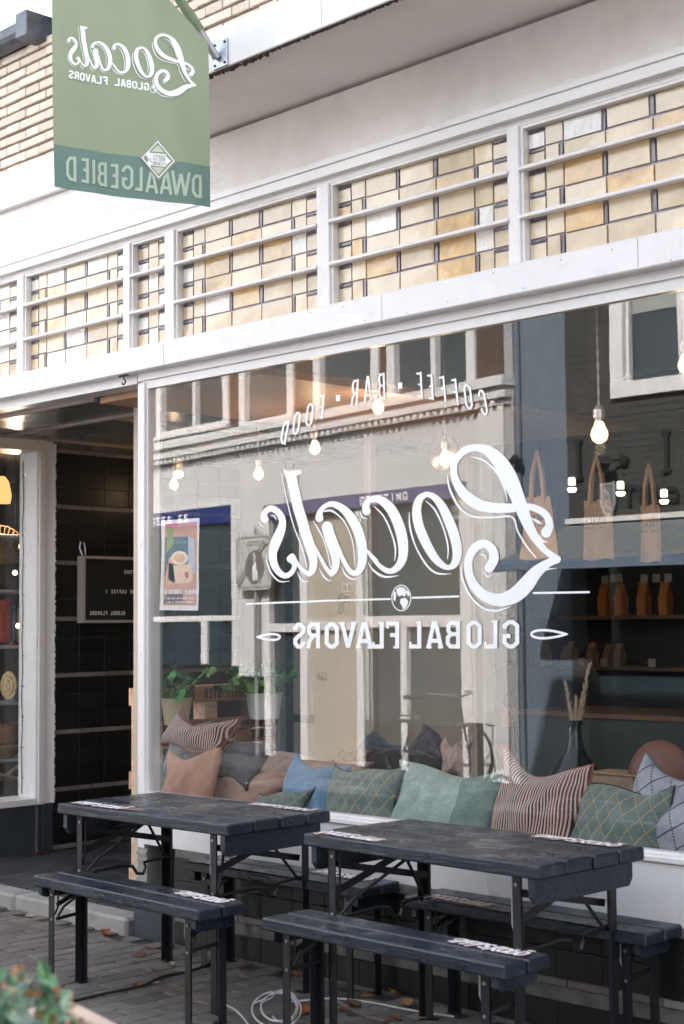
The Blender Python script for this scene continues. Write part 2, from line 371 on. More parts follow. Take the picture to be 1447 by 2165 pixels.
# ------------------------------------------------------------------ ground
YW = 4.75
gb = MB().box(-60, 60, -30, 60, -0.30, -0.022).build('ground', PJOINT, kind='structure')
pv = MB().box(-7.52, -3.0, 2.2, 4.70, -0.018, -0.012).build('pavement', PJOINT, kind='structure')
PB = MB().bev(-.0485, .0485, -.1, .1, -.05, 0, .004).mesh('paving_brick')
PB.materials.append(PAVE)
near = []; far = MB()
i = 0
x = -9.2
while x < 0.5:
    off = .105 if i % 2 else 0
    for j in range(-12, 26):
        y = 4.60 - .21 * j + off
        if y > 4.62: continue
        if -7.55 < x < -3.2 and y > 2.3 + max(0, (x + 5.3) * -0.1) and y > 3.2 - (x + 5.2) * -0.35 * 0: near.append((x, y))
        else: far.box(x - .0485, x + .0485, y - .1, y + .1, -.05, random.uniform(-.0015, .0015))
    x += .102; i += 1
near.sort(key=lambda q: (q[0] + 3.9) ** 2 * .25 + (q[1] - 4.3) ** 2 + (0 if q[0] > -5.3 or q[1] > 3.4 else 2))
for k, (x, y) in enumerate(near):
    if k < 298:
        place(PB, 'brick', (x, y, random.uniform(-.002, .002)), pv, (random.uniform(-.008, .008), random.uniform(-.008, .008), random.uniform(-.012, .012)))
    else: far.box(x - .0485, x + .0485, y - .1, y + .1, -.05, random.uniform(-.0015, .0015))
fb = far.build('paving', PAVE, pv, True); fb['kind'] = 'stuff'

# kerb along the entrance and the recess floor behind it
rc = MB()
rc.box(-8.80, -6.24, 4.86, 8.3, -.2, .064)
rf = rc.build('recess_floor', GROUT, kind='structure')
RT = MB().bev(-.160, .160, -.080, .080, -.01, .010, .002).mesh('floor_tile'); RT.materials.append(RTILE)
for a in range(8):
    for b in range(20):
        xx = -8.55 + a * .332 + (.166 if b % 2 else 0); yy = 4.955 + b * .1665
        if xx < -6.72 if yy > 5.2 else xx < -6.40: place(RT, 'floor_tile', (xx, yy, .064 + random.uniform(-.001, .001)), rf)
ks = empty('kerbstone', (-7.2, 4.78, 0), 'pale worn concrete kerb along the front of the dark tiled entrance floor', 'kerb')
for k, (a, b) in enumerate([(-9.3, -8.28), (-8.27, -7.26), (-7.25, -6.235)]):
    mb = MB().bev(a, b, 4.70, 4.855, -.1, .075 + .001 * k, .014); mb.build('kerb_block', KERBM, ks, True)

# ------------------------------------------------------------------ the cafe building
B = empty('cafe_building', (-5.5, 5.2, 0), 'white-painted cafe front with big window, amber leaded transoms and pale brick above', 'building')
def bp(mb, name, m, parent=B): return mb.build(name, m, parent, True)
# structural masses
bp(MB().box(-12.0, -5.36, 4.86, 12.0, 3.60, 3.72).box(-5.36, 6, 4.86, 12.0, 3.60, 3.72), 'roof_slab', SOFFIT)
bp(MB().box(-7.02, 6, 5.10, 12, 3.72, 6.5), 'upper_storey', DARKIN)
bp(MB().box(-12, -7.02, 5.10, 12, 3.72, 4.86), 'low_roof', ZINC)
# stucco wall over the transom, moulding, band, canopy
bp(MB().box(-12.0, 6, 4.715, 4.86, 3.64, 3.928), 'stucco_wall', STUCCO)
mo = MB(); mo.box(-12, 6, 4.70, 4.86, 3.612, 3.636); mo.box(-12, 6, 4.712, 4.86, 3.585, 3.611); mo.box(-12, 6, 4.688, 4.86, 3.556, 3.584)
bp(mo, 'moulding', WHITE)
bp(MB().bev(-12.0, -5.71, 4.68, 4.86, 3.93, 4.145, .006), 'fascia_band', WHITE)
cn = MB(); cn.bev(-5.70, 3.2, 4.129, 4.178, 3.922, 4.108, .004)
bp(cn, 'canopy_fascia', WHITE)
bp(MB().box(-5.70, 3.2, 4.18, 4.86, 3.945, 4.09), 'canopy_slab', SOFFIT)
bp(MB().box(-5.70, 3.2, 4.18, 4.86, 4.092, 4.115), 'canopy_roofing', ZINC)
fr = MB()
for k in range(470):
    xx = -5.68 + k * .0065 + random.uniform(-.002, .002); d = random.uniform(.001, .006) * (2.2 if xx < -4.55 else 1)
    fr.box(xx, xx + .007, 4.134, 4.150 + d, 3.922 - d, 3.9225)
bp(fr, 'flaking_edge', mat('dark_flaking', (.09, .06, .05), .9))
# brick wall
bwall = bp(MB().box(-12.0, -5.37, 4.792, 5.10, 4.10, 4.875).box(-7.02, 6, 4.793, 5.10, 4.876, 6.5).box(-5.37, 6, 4.792, 5.10, 4.116, 4.875), 'brick_wall', MORTAR)
MS = MB().bev(-.1295, .1295, -.045, .03, -.0235, .0235, .004).mesh('brick'); MH = MB().bev(-.0635, .0635, -.045, .03, -.0235, .0235, .004).mesh('brick')
for m_ in (MS, MH): m_.materials.append(BRICKP)
nb = 0; fb_ = MB()
for r in range(26):
    z = 4.172 + r * .0612
    x = -8.1 + (.197 if r % 2 else 0); k = 0
    while x < -1.6:
        L = .265 if k % 2 == 0 else .133
        cx = x + L / 2; x += L; k += 1
        if z > 4.87 and cx < -6.9: continue
        vis = (cx < -6.55 and cx > -7.75 and z < 5.1) or (-5.7 < cx < -3.6 and z < 4.75)
        if vis and nb < 290:
            place(MS if L > .2 else MH, 'brick', (cx, 4.783 + random.uniform(-.003, .003), z), bwall, (random.uniform(-.02, .02), random.uniform(-.008, .008), random.uniform(-.012, .012)), (1, 1, random.uniform(.95, 1.04))); nb += 1
        else: fb_.box(cx - L / 2 + .003, cx + L / 2 - .003, 4.745, 4.80, z - .0235, z + .0235)
q = fb_.build('bricks_beyond', BRICKP, bwall, True); q['kind'] = 'stuff'; q.name = 'brickwork'
# gutter
gt = empty('rain_gutter', (-8.5, 4.72, 4.88), 'dark zinc rain gutter at the top left edge of the pale brick wall', 'gutter')

pts = [(4.62 + .075 * (1 - math.cos(a)) , 4.93 - .07 * math.sin(a)) for a in [PI * t / 8 for t in range(9)]]
gv = []; gf = []
for xx in (-12, -7.14):
    for s_, (yy, zz) in enumerate(pts): gv.append((xx, yy, zz))
    for s_, (yy, zz) in reversed(list(enumerate(pts))): gv.append((xx, yy, zz + .005))
n = 18; gf = [(i, (i + 1) % n, (i + 1) % n + n, i + n) for i in range(n)] + [tuple(range(n))[::-1], tuple(range(n, 2 * n))]
gp = MB().add(gv, gf); gp.build('trough', ZINC, gt, True)
MB().box(-12, -7.02, 4.742, 4.79, 4.862, 4.90).build('fascia_board', ZINC, gt, True)
MB().bev(-7.14, -7.03, 4.60, 4.785, 4.84, 4.99, .006).build('end_box', ZINC, gt, True)
MB().tube([(-12, 4.63, 4.945), (-7.14, 4.63, 4.945)], .011).build('rolled_edge', ZINC, gt, True)

# ---- transom band
beam = MB().bev(-12, 1.2, 4.675, 4.80, 2.838, 2.963, .006)
bp(beam, 'transom_beam', WHITE2)
bp(MB().box(-6.19, 1.2, 4.738, 4.790, 2.80, 2.8375).box(-6.19, 1.2, 4.752, 4.785, 2.757, 2.7995), 'window_head', WHITE2)
bp(MB().box(-12, -6.2, 4.74, 4.86, 2.79, 2.8375), 'recess_head', WHITE2)
bp(MB().box(-12.0, 6, 4.725, 4.80, 3.531, 3.5555), 'transom_head', WHITE)
for a, b in ((-7.278, -7.216), (-6.285, -6.229), (-5.939, -5.864), (-4.833, -4.757), (-3.728, -3.675), (-2.65, -2.58), (-8.66, -8.58)):
    bp(MB().bev(a, b, 4.712, 4.80, 2.9635, 3.5305, .003), 'transom_mullion', WHITE)
bp(MB().box(-12, 6, 4.83, 4.86, 2.84, 3.6), 'transom_backing', DARKIN)
bp(MB().box(-2.58, 6, 4.722, 4.80, 2.9635, 3.5305), 'blank_panel', WHITE)
def transom(x0, x1, wide):
    fm = MB()
    for a, b, c, d in ((x0 + .001, x0 + .014, 2.965, 3.529), (x1 - .014, x1 - .001, 2.965, 3.529), (x0 + .015, x1 - .015, 2.965, 2.977), (x0 + .015, x1 - .015, 3.517, 3.529)):
        fm.box(a, b, 4.725, 4.79, c, d)
    f = bp(fm, 'transom_window', WHITE)
    for zb in (3.157, 3.352):
        MB().bev(x0 + .002, x1 - .002, 4.704, 4.742, zb - .008, zb + .008, .003).build('glazing_bar', WHITE, f, True)
    X0, X1 = x0 + .014, x1 - .014; Wd = X1 - X0
    bands = ((2.977, 3.157), (3.157, 3.352), (3.352, 3.517))
    lead = MB(); lead.box(X0, X1, 4.768, 4.80, 2.977, 3.517)
    g = .0028 / Wd * 1.0
    for bi, (za, zc) in enumerate(bands):
        H = zc - za
        def R(u0, u1, v0, v1, kind):
            # v from the top of the band
            lx0 = X0 + u0 * Wd + .0044; lx1 = X0 + u1 * Wd - .0044; zt = zc - v0 * H - .004; zb_ = zc - v1 * H + .004
            mb = MB(); y = 4.758
            dy = [random.uniform(-.0015, .0015) for _ in range(4)]
            vs = [(lx0, y + dy[0], zb_), (lx1, y + dy[1], zb_), (lx1, y + dy[2], zt), (lx0, y + dy[3], zt)]
            vs += [(a, 4.7675, c) for a, b, c in vs]
            mb.add(vs, [(0, 1, 2, 3), (7, 6, 5, 4), (0, 4, 5, 1), (1, 5, 6, 2), (2, 6, 7, 3), (3, 7, 4, 0)])
            if kind == 'v': m = VIOLET
            else: m = random.choices(OPAL, (6, 4.5, 1.1, .8 if x0 > -6 else 4))[0]
            mb.build('violet_glass' if kind == 'v' else 'glass_piece', m, f, True)
        def edge(u0, u1):
            R(u0, u1, 0, .11, 'v'); R(u0, u1, .11, .50, 'g'); R(u0, u1, .50, .60, 'v'); R(u0, u1, .60, 1, 'g')
        if wide:
            edge(0, .085)
            R(.085, .175, 0, .5, 'g'); R(.085, .155, .5, 1, 'g'); R(.155, .175, .5, 1, 'v')
            R(.175, .36, 0, .52, 'g'); R(.175, .375, .52, 1, 'g'); R(.36, .38, 0, .52, 'v')
            R(.38, .575, 0, .5, 'g'); R(.375, .59, .52, 1, 'g'); R(.575, .60, 0, .5, 'v')
            R(.60, .80, 0, .5, 'g'); R(.59, .80, .52, 1, 'g'); R(.80, .82, .5, 1, 'v')
            R(.80, .90, 0, .5, 'g'); R(.82, .90, .5, 1, 'g'); edge(.90, 1)
        else:
            edge(0, .34); R(.34, .66, 0, .5, 'g'); R(.34, .66, .5, 1, 'g'); edge(.66, 1)
    lead.build('leadwork', LEAD, f, True)
for a, b, wd in ((-8.58, -7.278, 1), (-7.216, -6.285, 1), (-6.229, -5.939, 0), (-5.864, -4.833, 1), (-4.757, -3.728, 1), (-3.675, -2.65, 1)): transom(a, b, wd)

# ---- post, window frame, sill, plinth
bp(MB().bev(-6.194, -6.137, 4.738, 4.84, .43, 2.789, .004), 'window_post', WHITE2)
bp(MB().box(-6.1365, -6.124, 4.752, 4.79, .70, 2.757), 'frame_stile', WHITE2)
bp(MB().box(-1.2, -1.1, 4.745, 4.86, .0, 2.789), 'right_post', WHITE2)
pm = MB(); random.seed(3)
# crumbling foot of the post
for zz in range(14):
    z0 = .20 + zz * .0165; e = random.uniform(-.006, .006)
    pm.box(-6.200 + e, -6.12, 4.742 + random.uniform(-.004, .006), 4.86, z0, z0 + .0165)
bp(pm, 'crumbling_foot', CONC)
bp(MB().bev(-6.215, -5.88, 4.73, 4.86, -.02, .199, .003), 'painted_base', SLATE)
bp(MB().bev(-6.136, -1.2, 4.735, 4.84, .452, .674, .003), 'apron_board', WHITE2)
bp(MB().bev(-6.136, -1.2, 4.722, 4.84, .675, .699, .004), 'window_sill', WHITE2)
pl = bp(MB().box(-5.878, -1.2, 4.727, 4.86, -.02, .451), 'plinth', GROUT)
TM = MB().bev(-.1035, .1035, 0, .012, -.0535, .0535, .002).mesh('tile'); TM.materials.append(TILEB)
BM_ = MB().bev(-.0975, .0975, 0, .012, -.0145, .0145, .002).mesh('band_tile'); BM_.materials.append(BANDT)
rows = [(.055, 't', 1), (.1795, 'b', 0), (.255, 't', 1), (.3655, 't', 1)]
for r, (z, kd, _) in enumerate(rows):
    for k in range(15):
        x = -5.767 + k * .2095 if kd == 't' else -5.767 + k * .2095 + .05
        if x > -2.8: continue
        if kd == 't': place(TM, 'tile', (x, 4.715, z + (.003 if r == 0 else 0)), pl, (0, random.uniform(-.003, .003), 0))
        else: place(BM_, 'band_tile', (x, 4.714, z + .003), pl, scale=(1.04, 1, .9))
# ---- shop window
swf = MB().box(-6.1235, -1.2, 4.755, 4.80, .70, .712)
sw = bp(swf, 'shop_window', WHITE2)
MB().box(-6.1235, -1.2, 4.768, 4.771, .712, 2.757).build('window_pane', PANE, sw, True)
GY = 4.7672
def gmap(ox, oy, s):
    return lambda x, y: at(ox + x / s, oy + y / s, 1, GY)
n_ = (0, -1, 0)
c1 = gmap(530, 980, 5.359); c2 = gmap(740, 920, 3.1457)
LOG1 = [[(160,628,88),(152,585,72),(180,535,64),(238,510,70),(305,545,76),(350,610,80),(362,680,82),(335,780,106),(283,900,116),(250,1020,96),(268,1140,86),(320,1230,74),(390,1272,64),(455,1245,58),(495,1180,54),(488,1120,62),(452,1082,86)],
 [(470,1060,80),(520,1120,46),(590,1205,44),(660,1255,56)],
 [(462,150,116),(500,320,116),(540,500,118),(590,670,118),(640,830,116),(688,980,112),(714,1110,90),(700,1210,78),(664,1255,56)],
 [(715,905,14),(740,960,26),(790,1060,38),(860,1190,44),(920,1250,58)],
 [(872,720,128),(905,860,122),(945,990,106),(968,1110,90),(952,1205,80),(918,1252,58)],
 [(782,618,92),(786,560,66),(830,495,52),(920,458,62),(1030,500,84),(1130,600,104),(1210,740,112),(1260,900,106),(1272,1060,96),(1250,1180,84),(1200,1240,66),(1130,1220,56),(1060,1110,50),(1000,970,48),(945,830,46),(905,730,60)],
 [(1308,968,20),(1360,1030,36),(1430,1105,44)]]
LOG2 = [[(112,505,56),(108,470,44),(135,432,40),(195,428,50),(265,480,66),(320,580,70),(352,700,70),(354,810,60),(318,880,48),(262,905,36),(200,870,30),(150,812,24),(108,762,14)],
 [(512,392,34),(466,425,50),(446,500,60),(460,600,64),(500,700,64),(555,800,56),(610,860,44),(658,880,34),(700,852,50),(716,780,62),(700,680,68),(660,570,66),(612,470,56),(560,410,42),(512,392,34)],
 [(1308,648,68),(1330,595,52),(1306,530,48),(1240,488,46),(1160,476,48),(1060,486,60),(960,482,66),(860,462,76),(770,400,72),(712,315,54),(692,230,46),(712,155,46),(775,98,50),(850,84,48),(930,108,72),(1000,180,98),(1060,280,108),(1108,390,96),(1145,490,84),(1190,600,70),(1240,690,56),(1300,765,42),(1378,822,46)],
 [(1380,826,54),(1320,852,56),(1240,915,84),(1170,1000,104),(1090,1070,100),(990,1096,82),(890,1062,72),(820,985,62),(790,895,56),(798,810,54),(840,745,60),(900,722,54),(948,760,60),(960,825,64),(928,885,62)]]
LOG1S = [[(100,660,6),(118,700,14),(155,724,4)],[(230,590,6),(270,598,18),(292,645,4)],[(180,1028,6),(190,1130,16),(240,1250,18),(330,1335,16),(442,1333,5)],[(350,108,8),(410,400,13),(480,680,13),(560,890,15),(610,1040,15),(640,1172,10)],[(530,1228,5),(570,1305,20),(620,1338,16),(665,1333,4)],[(708,648,5),(770,745,18),(830,870,13),(880,1030,13),(908,1178,12)],[(778,1188,5),(830,1278,20),(880,1322,15),(925,1328,4)],[(840,542,16),(930,540,22),(1050,640,13),(1130,790,13),(1170,950,13),(1185,1142,8)],[(1035,1168,5),(1080,1258,20),(1150,1308,17),(1230,1303,4)],[(1247,545,5),(1272,608,18),(1328,630,4)]]
LOG2S = [[(162,473,5),(230,545,11),(285,670,11),(305,760,12),(300,836,5)],[(124,850,4),(160,900,13),(230,942,15),(325,935,4)],[(508,438,5),(570,500,12),(625,620,11),(655,740,11),(652,824,5)],[(398,512,4),(402,610,13),(440,740,11),(510,860,13),(580,918,13),(676,922,4)],[(808,143,5),(900,172,14),(980,250,14),(1030,350,13),(1050,440,5)],[(652,268,5),(668,360,13),(730,478,15),(820,540,13),(950,548,14),(1082,545,12),(1120,640,11),(1180,740,13),(1240,812,8)],[(1213,553,5),(1245,570,18),(1280,592,5)],[(1266,666,5),(1285,703,15),(1320,712,4)],[(745,878,4),(755,960,13),(805,1070,13),(890,1150,15),(980,1168,15),(1076,1140,4)],[(1248,952,3),(1300,900,11),(1380,885,4)],[(870,795,4),(900,800,11),(912,830,4)],[(893,903,4),(915,938,13),(948,935,4)]]
SERF = [([(375,58),(395,74),(430,82),(500,80),(560,68),(583,88),(580,115),(548,128),(526,142),(514,170),(470,200),(412,190)], [tuple(range(12))])]
def logo(s1, s2):
    """all strokes in full photo pixels"""
    out = []
    for st, (ox, oy, sc) in [(a, (530, 980, 5.359)) for a in s1] + [(a, (740, 920, 3.1457)) for a in s2]:
        out += ribbon([(ox + x / sc, oy + y / sc, w / sc) for x, y, w in st])
    return out
logoS = logo(LOG1, LOG2) + [([(530 + x / 5.359, 980 + y / 5.359) for x, y in v], f) for v, f in SERF]
logoT = logo(LOG1S, LOG2S)
pxm = lambda x, y: at(x, y, 1, GY)
flat(logoS, pxm, n_, 'window_lettering', VINYL, sw)
flat(logoT, pxm, n_, 'lettering_shadow', VINYL, sw)
GF = [('S',621,646),('R',649,679),('O',687,717),('V',720,753),('A',753,789),('L',789,813),('F',818,847),('L',867,893),('A',902,938),('B',944,976),('O',987,1020),('L',1026,1055),('G',1063,1100)]
sgf = []
for ch, a, b in GF:
    zt = 1317 - (a - 621) * 6 / 478
    if ch in 'FL' and ch == 'L': pass
    sgf += letter(ch, lambda u, v, a=a, b=b, zt=zt: (b - u * (b - a), 1371 - v * (1371 - zt)), 8.6, True)
flat(sgf, pxm, n_, 'window_slogan', VINYL, sw)
rl = ribbon([(520,1277,3.6),(700,1270,3.8),(826,1266.5,3.8)], False, False) + ribbon([(873,1264,4.2),(970,1261,4.2)], False) + ribbon([(1129,1254,4.4),(1246,1252,4.4)], False)
def leaf(x0, x1, yc, h, flip):
    P = []
    for k in range(25):
        a = 2 * PI * k / 24; t = (1 - math.cos(a)) / 2
        P.append((x0 + (x1 - x0) * (t if not flip else 1 - t), yc + h * math.sin(a) * (1 - t) ** .5 * 1.25, 5))
    return ribbon(P, False, False, True)
rl += leaf(545, 592, 1347, 6.5, True) + leaf(1124, 1198, 1341, 9, False)
rl += ribbon([(849 + 20 * math.cos(a), 1264.5 + 27 * math.sin(a), 2.0) for a in [2 * PI * k / 30 for k in range(31)]], False, False, True)
land = [[(838,1246),(846,1241),(856,1243),(861,1251),(856,1262),(850,1258),(845,1262),(840,1256)],[(848,1266),(858,1264),(864,1272),(860,1284),(853,1289),(850,1280),(846,1274)],[(833,1252),(837,1250),(838,1262),(836,1272),(832,1266)],[(862,1246),(867,1256),(864,1262),(860,1254)]]
rl += [(p, [tuple(range(len(p)))]) for p in land]
flat(rl, pxm, n_, 'window_ornament', VINYL, sw)
CBF = [('D',122,390,40,148,10),('O',195,333,42,150,7),('O',275,280,44,152,6),('F',345,232,38,150,4),('.',448,178,0,0,0),('R',553,145,44,168,3),('A',632,125,52,165,0),('B',718,105,44,165,-2),('.',828,102,0,0,0),('E',948,98,38,162,-3),('E',1015,110,38,162,-4),('F',1090,122,38,162,-5),('F',1165,140,38,166,-6),('O',1247,170,48,168,-7),('C',1338,205,44,170,-10)]
scb = []
for ch, cx, cy, w_, h_, an in CBF:
    cx = 560 + cx / 2.894; cy = 780 + cy / 2.894; w_ /= 2.894; h_ /= 2.894; an = math.radians(an)
    if ch == '.': scb += [([(cx - 4, cy - 6), (cx + 5, cy - 7), (cx + 5, cy + 6), (cx - 4, cy + 7)], [(0, 1, 2, 3)])]; continue
    def f(u, v, cx=cx, cy=cy, w_=w_, h_=h_, an=an):
        x = (.5 - u) * w_; y = (.5 - v) * h_; return (cx + x - y * math.sin(an), cy + y * math.cos(an) + x * .0)
    scb += letter(ch, f, 4.0)
flat(scb, pxm, n_, 'arched_lettering', VINYL, sw)

# poster taped to the inside of the pane
ps = empty('window_poster', tuple(at(380, 1190, 1, 4.80)), 'crinkled peach poster of an iced drink taped inside the left of the shop window', 'poster')
PY = 4.787
def pm_(x, y, k=0): 
    v = at(x, y, 1, PY - .0006 * k); return v
def patch(poly, col, k, name, rough=.5):
    mb = MB(); pts = [pm_(x, y, k) for x, y in poly]; a, b, c = pts[:3]
    f = tuple(range(len(pts))); f = f if (b - a).cross(c - a).y < 0 else tuple(reversed(f))
    mb.add(pts, [f]); return mb.build(name, mat('print_' + col.lstrip('#'), col, rough, .12, 25, 0, 30), ps, True)
patch([(340,1101),(422,1095),(421,1140),(420,1190),(421,1240),(419,1291),(337,1290),(341,1200),(342,1150)], '#e9dcd6', 0, 'paper')
patch([(349,1108),(417,1103),(415,1280),(345,1280)], '#c98f7c', 1, 'photo_print')
patch([(350,1136),(398,1134),(398,1218),(349,1218)], '#41616b', 2, 'photo_ground')
patch([(349,1108),(384,1106),(372,1114),(350,1118)], '#d9603e', 2, 'orange_print')
patch([(398,1134),(411,1140),(413,1210),(398,1218)], '#b9b6c4', 2, 'grey_print')
patch([(351,1215),(358,1180),(364,1176),(366,1190),(370,1230),(352,1240)], '#e0a888', 3, 'hand_print')
patch([(352,1255),(386,1255),(388,1276),(346,1276)], '#5b3c40', 3, 'caption_ground')
patch([(357,1190),(372,1196),(404,1192),(408,1225),(400,1232),(370,1234),(356,1224)], '#e6bfa0', 3, 'glass_print')
patch([(380 + 18 * math.cos(a), 1180 + 15 * math.sin(a)) for a in [2 * PI * k / 20 for k in range(20)]], '#f0d3b8', 4, 'foam_print')
patch([(380 + 12 * math.cos(a), 1180 + 9 * math.sin(a)) for a in [2 * PI * k / 20 for k in range(20)]], '#dcae88', 5, 'foam_ring')
patch([(392,1208),(398,1210),(399,1220),(394,1224),(390,1216)], '#b0603c', 5, 'accent_print')
patch([(354,1115),(365,1113),(368,1150),(360,1160),(352,1170)], '#8f9b5a', 3, 'leaf_print')
flat(line('DOUBLE CHOCOLATE', 420, 0, 5.1, 9, 1.4, .8, True) , lambda x, y: pm_(x, 1256 - y, 6), n_, 'caption', VINYL, ps)
flat(line('PUUR GENIETEN VAN EEN', 409, 0, 2.7, 3.2, .7, .8, True) + [([(x, y - 8) for x, y in v], f) for v, f in line('CARAMEL DESSERT & MELK', 411, 0, 2.7, 3.4, .7, .8, True)], lambda x, y: pm_(x, 1267 - y, 6), n_, 'small_print', VINYL, ps)
flat(line('OKTOBER', 396, 0, 5.0, 7, .8, .8, True), lambda x, y: pm_(x, 1150 - y, 6), n_, 'month_print', mat('print_teal', '#7fa6ad', .6), ps)

nl = MB(); r_ = random.Random(12)
for k in range(26):
    x = -7.4 + k * .21 + r_.uniform(-.05, .05); z = r_.choice((2.86, 2.94, 2.945, 2.855)) + r_.uniform(-.006, .006)
    nl.lathe([(0, 0), (.0028, 0), (.0022, .0012), (0, .0014)], (x, 4.6738, z), 7, 'y')
for z in (.9, 1.4, 1.95, 2.55): nl.lathe([(0, 0), (.003, 0), (.002, .0012), (0, .0014)], (-6.16, 4.7368, z), 7, 'y')
q = bp(nl, 'nail_heads', mat('rusty_nail', (.16, .09, .06), .8)); q['kind'] = 'stuff'
sm_ = MB()
for x in (-7.05, -5.9, -4.4, -3.1): sm_.box(x, x + .0016, 4.6742, 4.676, 2.845, 2.957)
for x in (-6.6, -4.2, -2.9): sm_.box(x, x + .0016, 4.1282, 4.13, 3.93, 4.10)
q = bp(sm_, 'board_joints', mat('dark_joint_line', (.25, .21, .19), .9)); q['kind'] = 'stuff'  # thin dark strips mark the joints between boards

# ------------------------------------------------------------------ recess
random.seed(11)
bp(MB().box(-8.60, -6.70, 4.862, 8.25, 2.79, 2.85), 'recess_ceiling', GREYC)
tr = MB()
for x0, x1, y0, y1 in ((-8.46, -6.75, 4.865, 4.895), (-8.46, -6.75, 5.38, 5.41), (-7.30, -7.27, 5.41, 8.1), (-8.46, -8.43, 4.9, 8.1), (-8.43, -7.3, 6.6, 6.63)):
    tr.box(x0, x1, y0, y1, 2.774, 2.7899)
bp(tr, 'ceiling_trim', mat('trim_beige', (.42, .34, .30), .6))
tw = bp(MB().box(-8.7, -8.463, 5.77, 7.42, -.05, 2.79), 'tiled_wall', GROUTD)
T2 = MB().bev(-.006, .004, -.1015, .1015, -.0565, .0565, .002).mesh('tile'); T2.materials.append(TILEB)
B2 = MB().bev(-.006, .004, -.052, .052, -.0145, .0145, .002).mesh('band_tile'); B2.materials.append(BANDT)
zb = .095
for r in range(8):
    for k in range(16):
        y = 5.825 + k * .106
        if y < 7.40: place(B2, 'band_tile', (-8.458, y, zb + r * .3745), tw)
    for t in range(3):
        z = zb + r * .3745 + .0165 + .0585 + t * .1165
        if z > 2.74: continue
        for k in range(8):
            y = 5.875 + k * .2065
            if y < 7.40: place(T2, 'tile', (-8.458, y, z), tw, (0, 0, random.uniform(-.004, .004)))
for k in range(8): place(T2, 'tile', (-8.458, 5.875 + k * .2065, .095 - .075), tw)
# back wall of the recess with the flat's door
bp(MB().box(-11, -6.70, 8.12, 8.22, 0, 2.85), 'recess_back_wall', CREAM)
bp(MB().box(-11, -8.70, 7.42, 7.52, 0, 2.85).box(-11.0, -10.9, 7.5, 8.12, 0, 2.85), 'recess_side_wall', CREAM)
bp(MB().box(-8.69, -8.60, 8.09, 8.119, .0, 2.85), 'dark_tile_strip', TILEB)
dr = bp(MB().box(-8.56, -7.80, 8.085, 8.118, .08, 2.7), 'house_door', CREAMD)
dm = MB()
for a, b, c, d in ((-8.58, -8.52, .07, 2.75), (-7.80, -7.72, .07, 2.75)): dm.box(a, b, 8.07, 8.1185, c, d)
dm.box(-8.52, -7.80, 8.07, 8.1185, 2.70, 2.75)
dm.build('door_frame', CREAMD, dr, True)
MB().bev(-8.22, -7.86, 8.073, 8.084, .35, .98, .004).bev(-8.22, -7.86, 8.073, 8.084, 1.35, 2.5, .004).build('door_panel', CREAMD, dr, True)
MB().lathe([(.0, -.012), (.028, -.012), (.03, 0), (.012, .006), (.012, .04), (.03, .045), (.033, .06), (.02, .075), (0, .076)], (-8.23, 8.0, 1.146), 14, 'y').build('door_knob', BLACKP, dr, True)
MB().box(-8.60, -8.36, 8.068, 8.0835, .79, .85).build('letter_slot', BLACKP, dr, True)
MB().box(-8.03, -7.90, 8.062, 8.084, 1.78, 1.85).build('number_plate', WHITE2, dr, True)
flat(line('128-01', -7.905, 1.79, .02, .045, .005, .8, True), lambda x, y: Vector((x, 8.0605, y)), (0, -1, 0), 'house_number', BLACKP, dr)
MB().bev(-8.07, -8.02, 8.05, 8.084, 1.62, 1.77, .004).bev(-8.01, -7.95, 8.05, 8.084, 1.70, 1.75, .004).build('door_bell', BLACKP, dr, True)
# side window of the cafe and its glazed door
sg = bp(MB().box(-6.78, -6.72, 5.16, 5.22, .064, 2.79), 'side_window', CREAMD)
for a_, b_ in ((7.02, 7.07), (8.04, 8.12)): MB().box(-6.78, -6.72, a_, b_, .064, 2.79).build('door_post', CREAMD, sg, True)
MB().box(-6.755, -6.747, 5.22, 7.02, .7, 2.789).build('side_pane', PANE2, sg, True)
MB().box(-6.755, -6.747, 7.07, 8.04, .35, 2.789).build('door_pane', PANE2, sg, True)
MB().box(-6.78, -6.72, 7.07, 8.04, .07, .349).build('door_rail', CREAMD, sg, True)
MB().box(-6.77, -6.72, 5.22, 7.02, .064, .699).build('low_panel', SLATE, sg, True)
MB().add([(-6.12, 4.84, .0), (-6.74, 5.19, 0), (-6.74, 5.19, 2.79), (-6.12, 4.84, 2.79)], [(0, 1, 2, 3)]).build('corner_pane', PANE2, sg, True)
flat(line('OPEN', 7.52, 1.92, .045, .05, .006, .75, False), lambda x, y: Vector((-6.7445, x, y)), (1, 0, 0), 'open_lettering', VINYL, sg)
flat(line('09.30-17.30', 7.62, 1.70, .017, .022, .003, .75, False), lambda x, y: Vector((-6.7445, x, y)), (1, 0, 0), 'opening_hours', VINYL, sg)

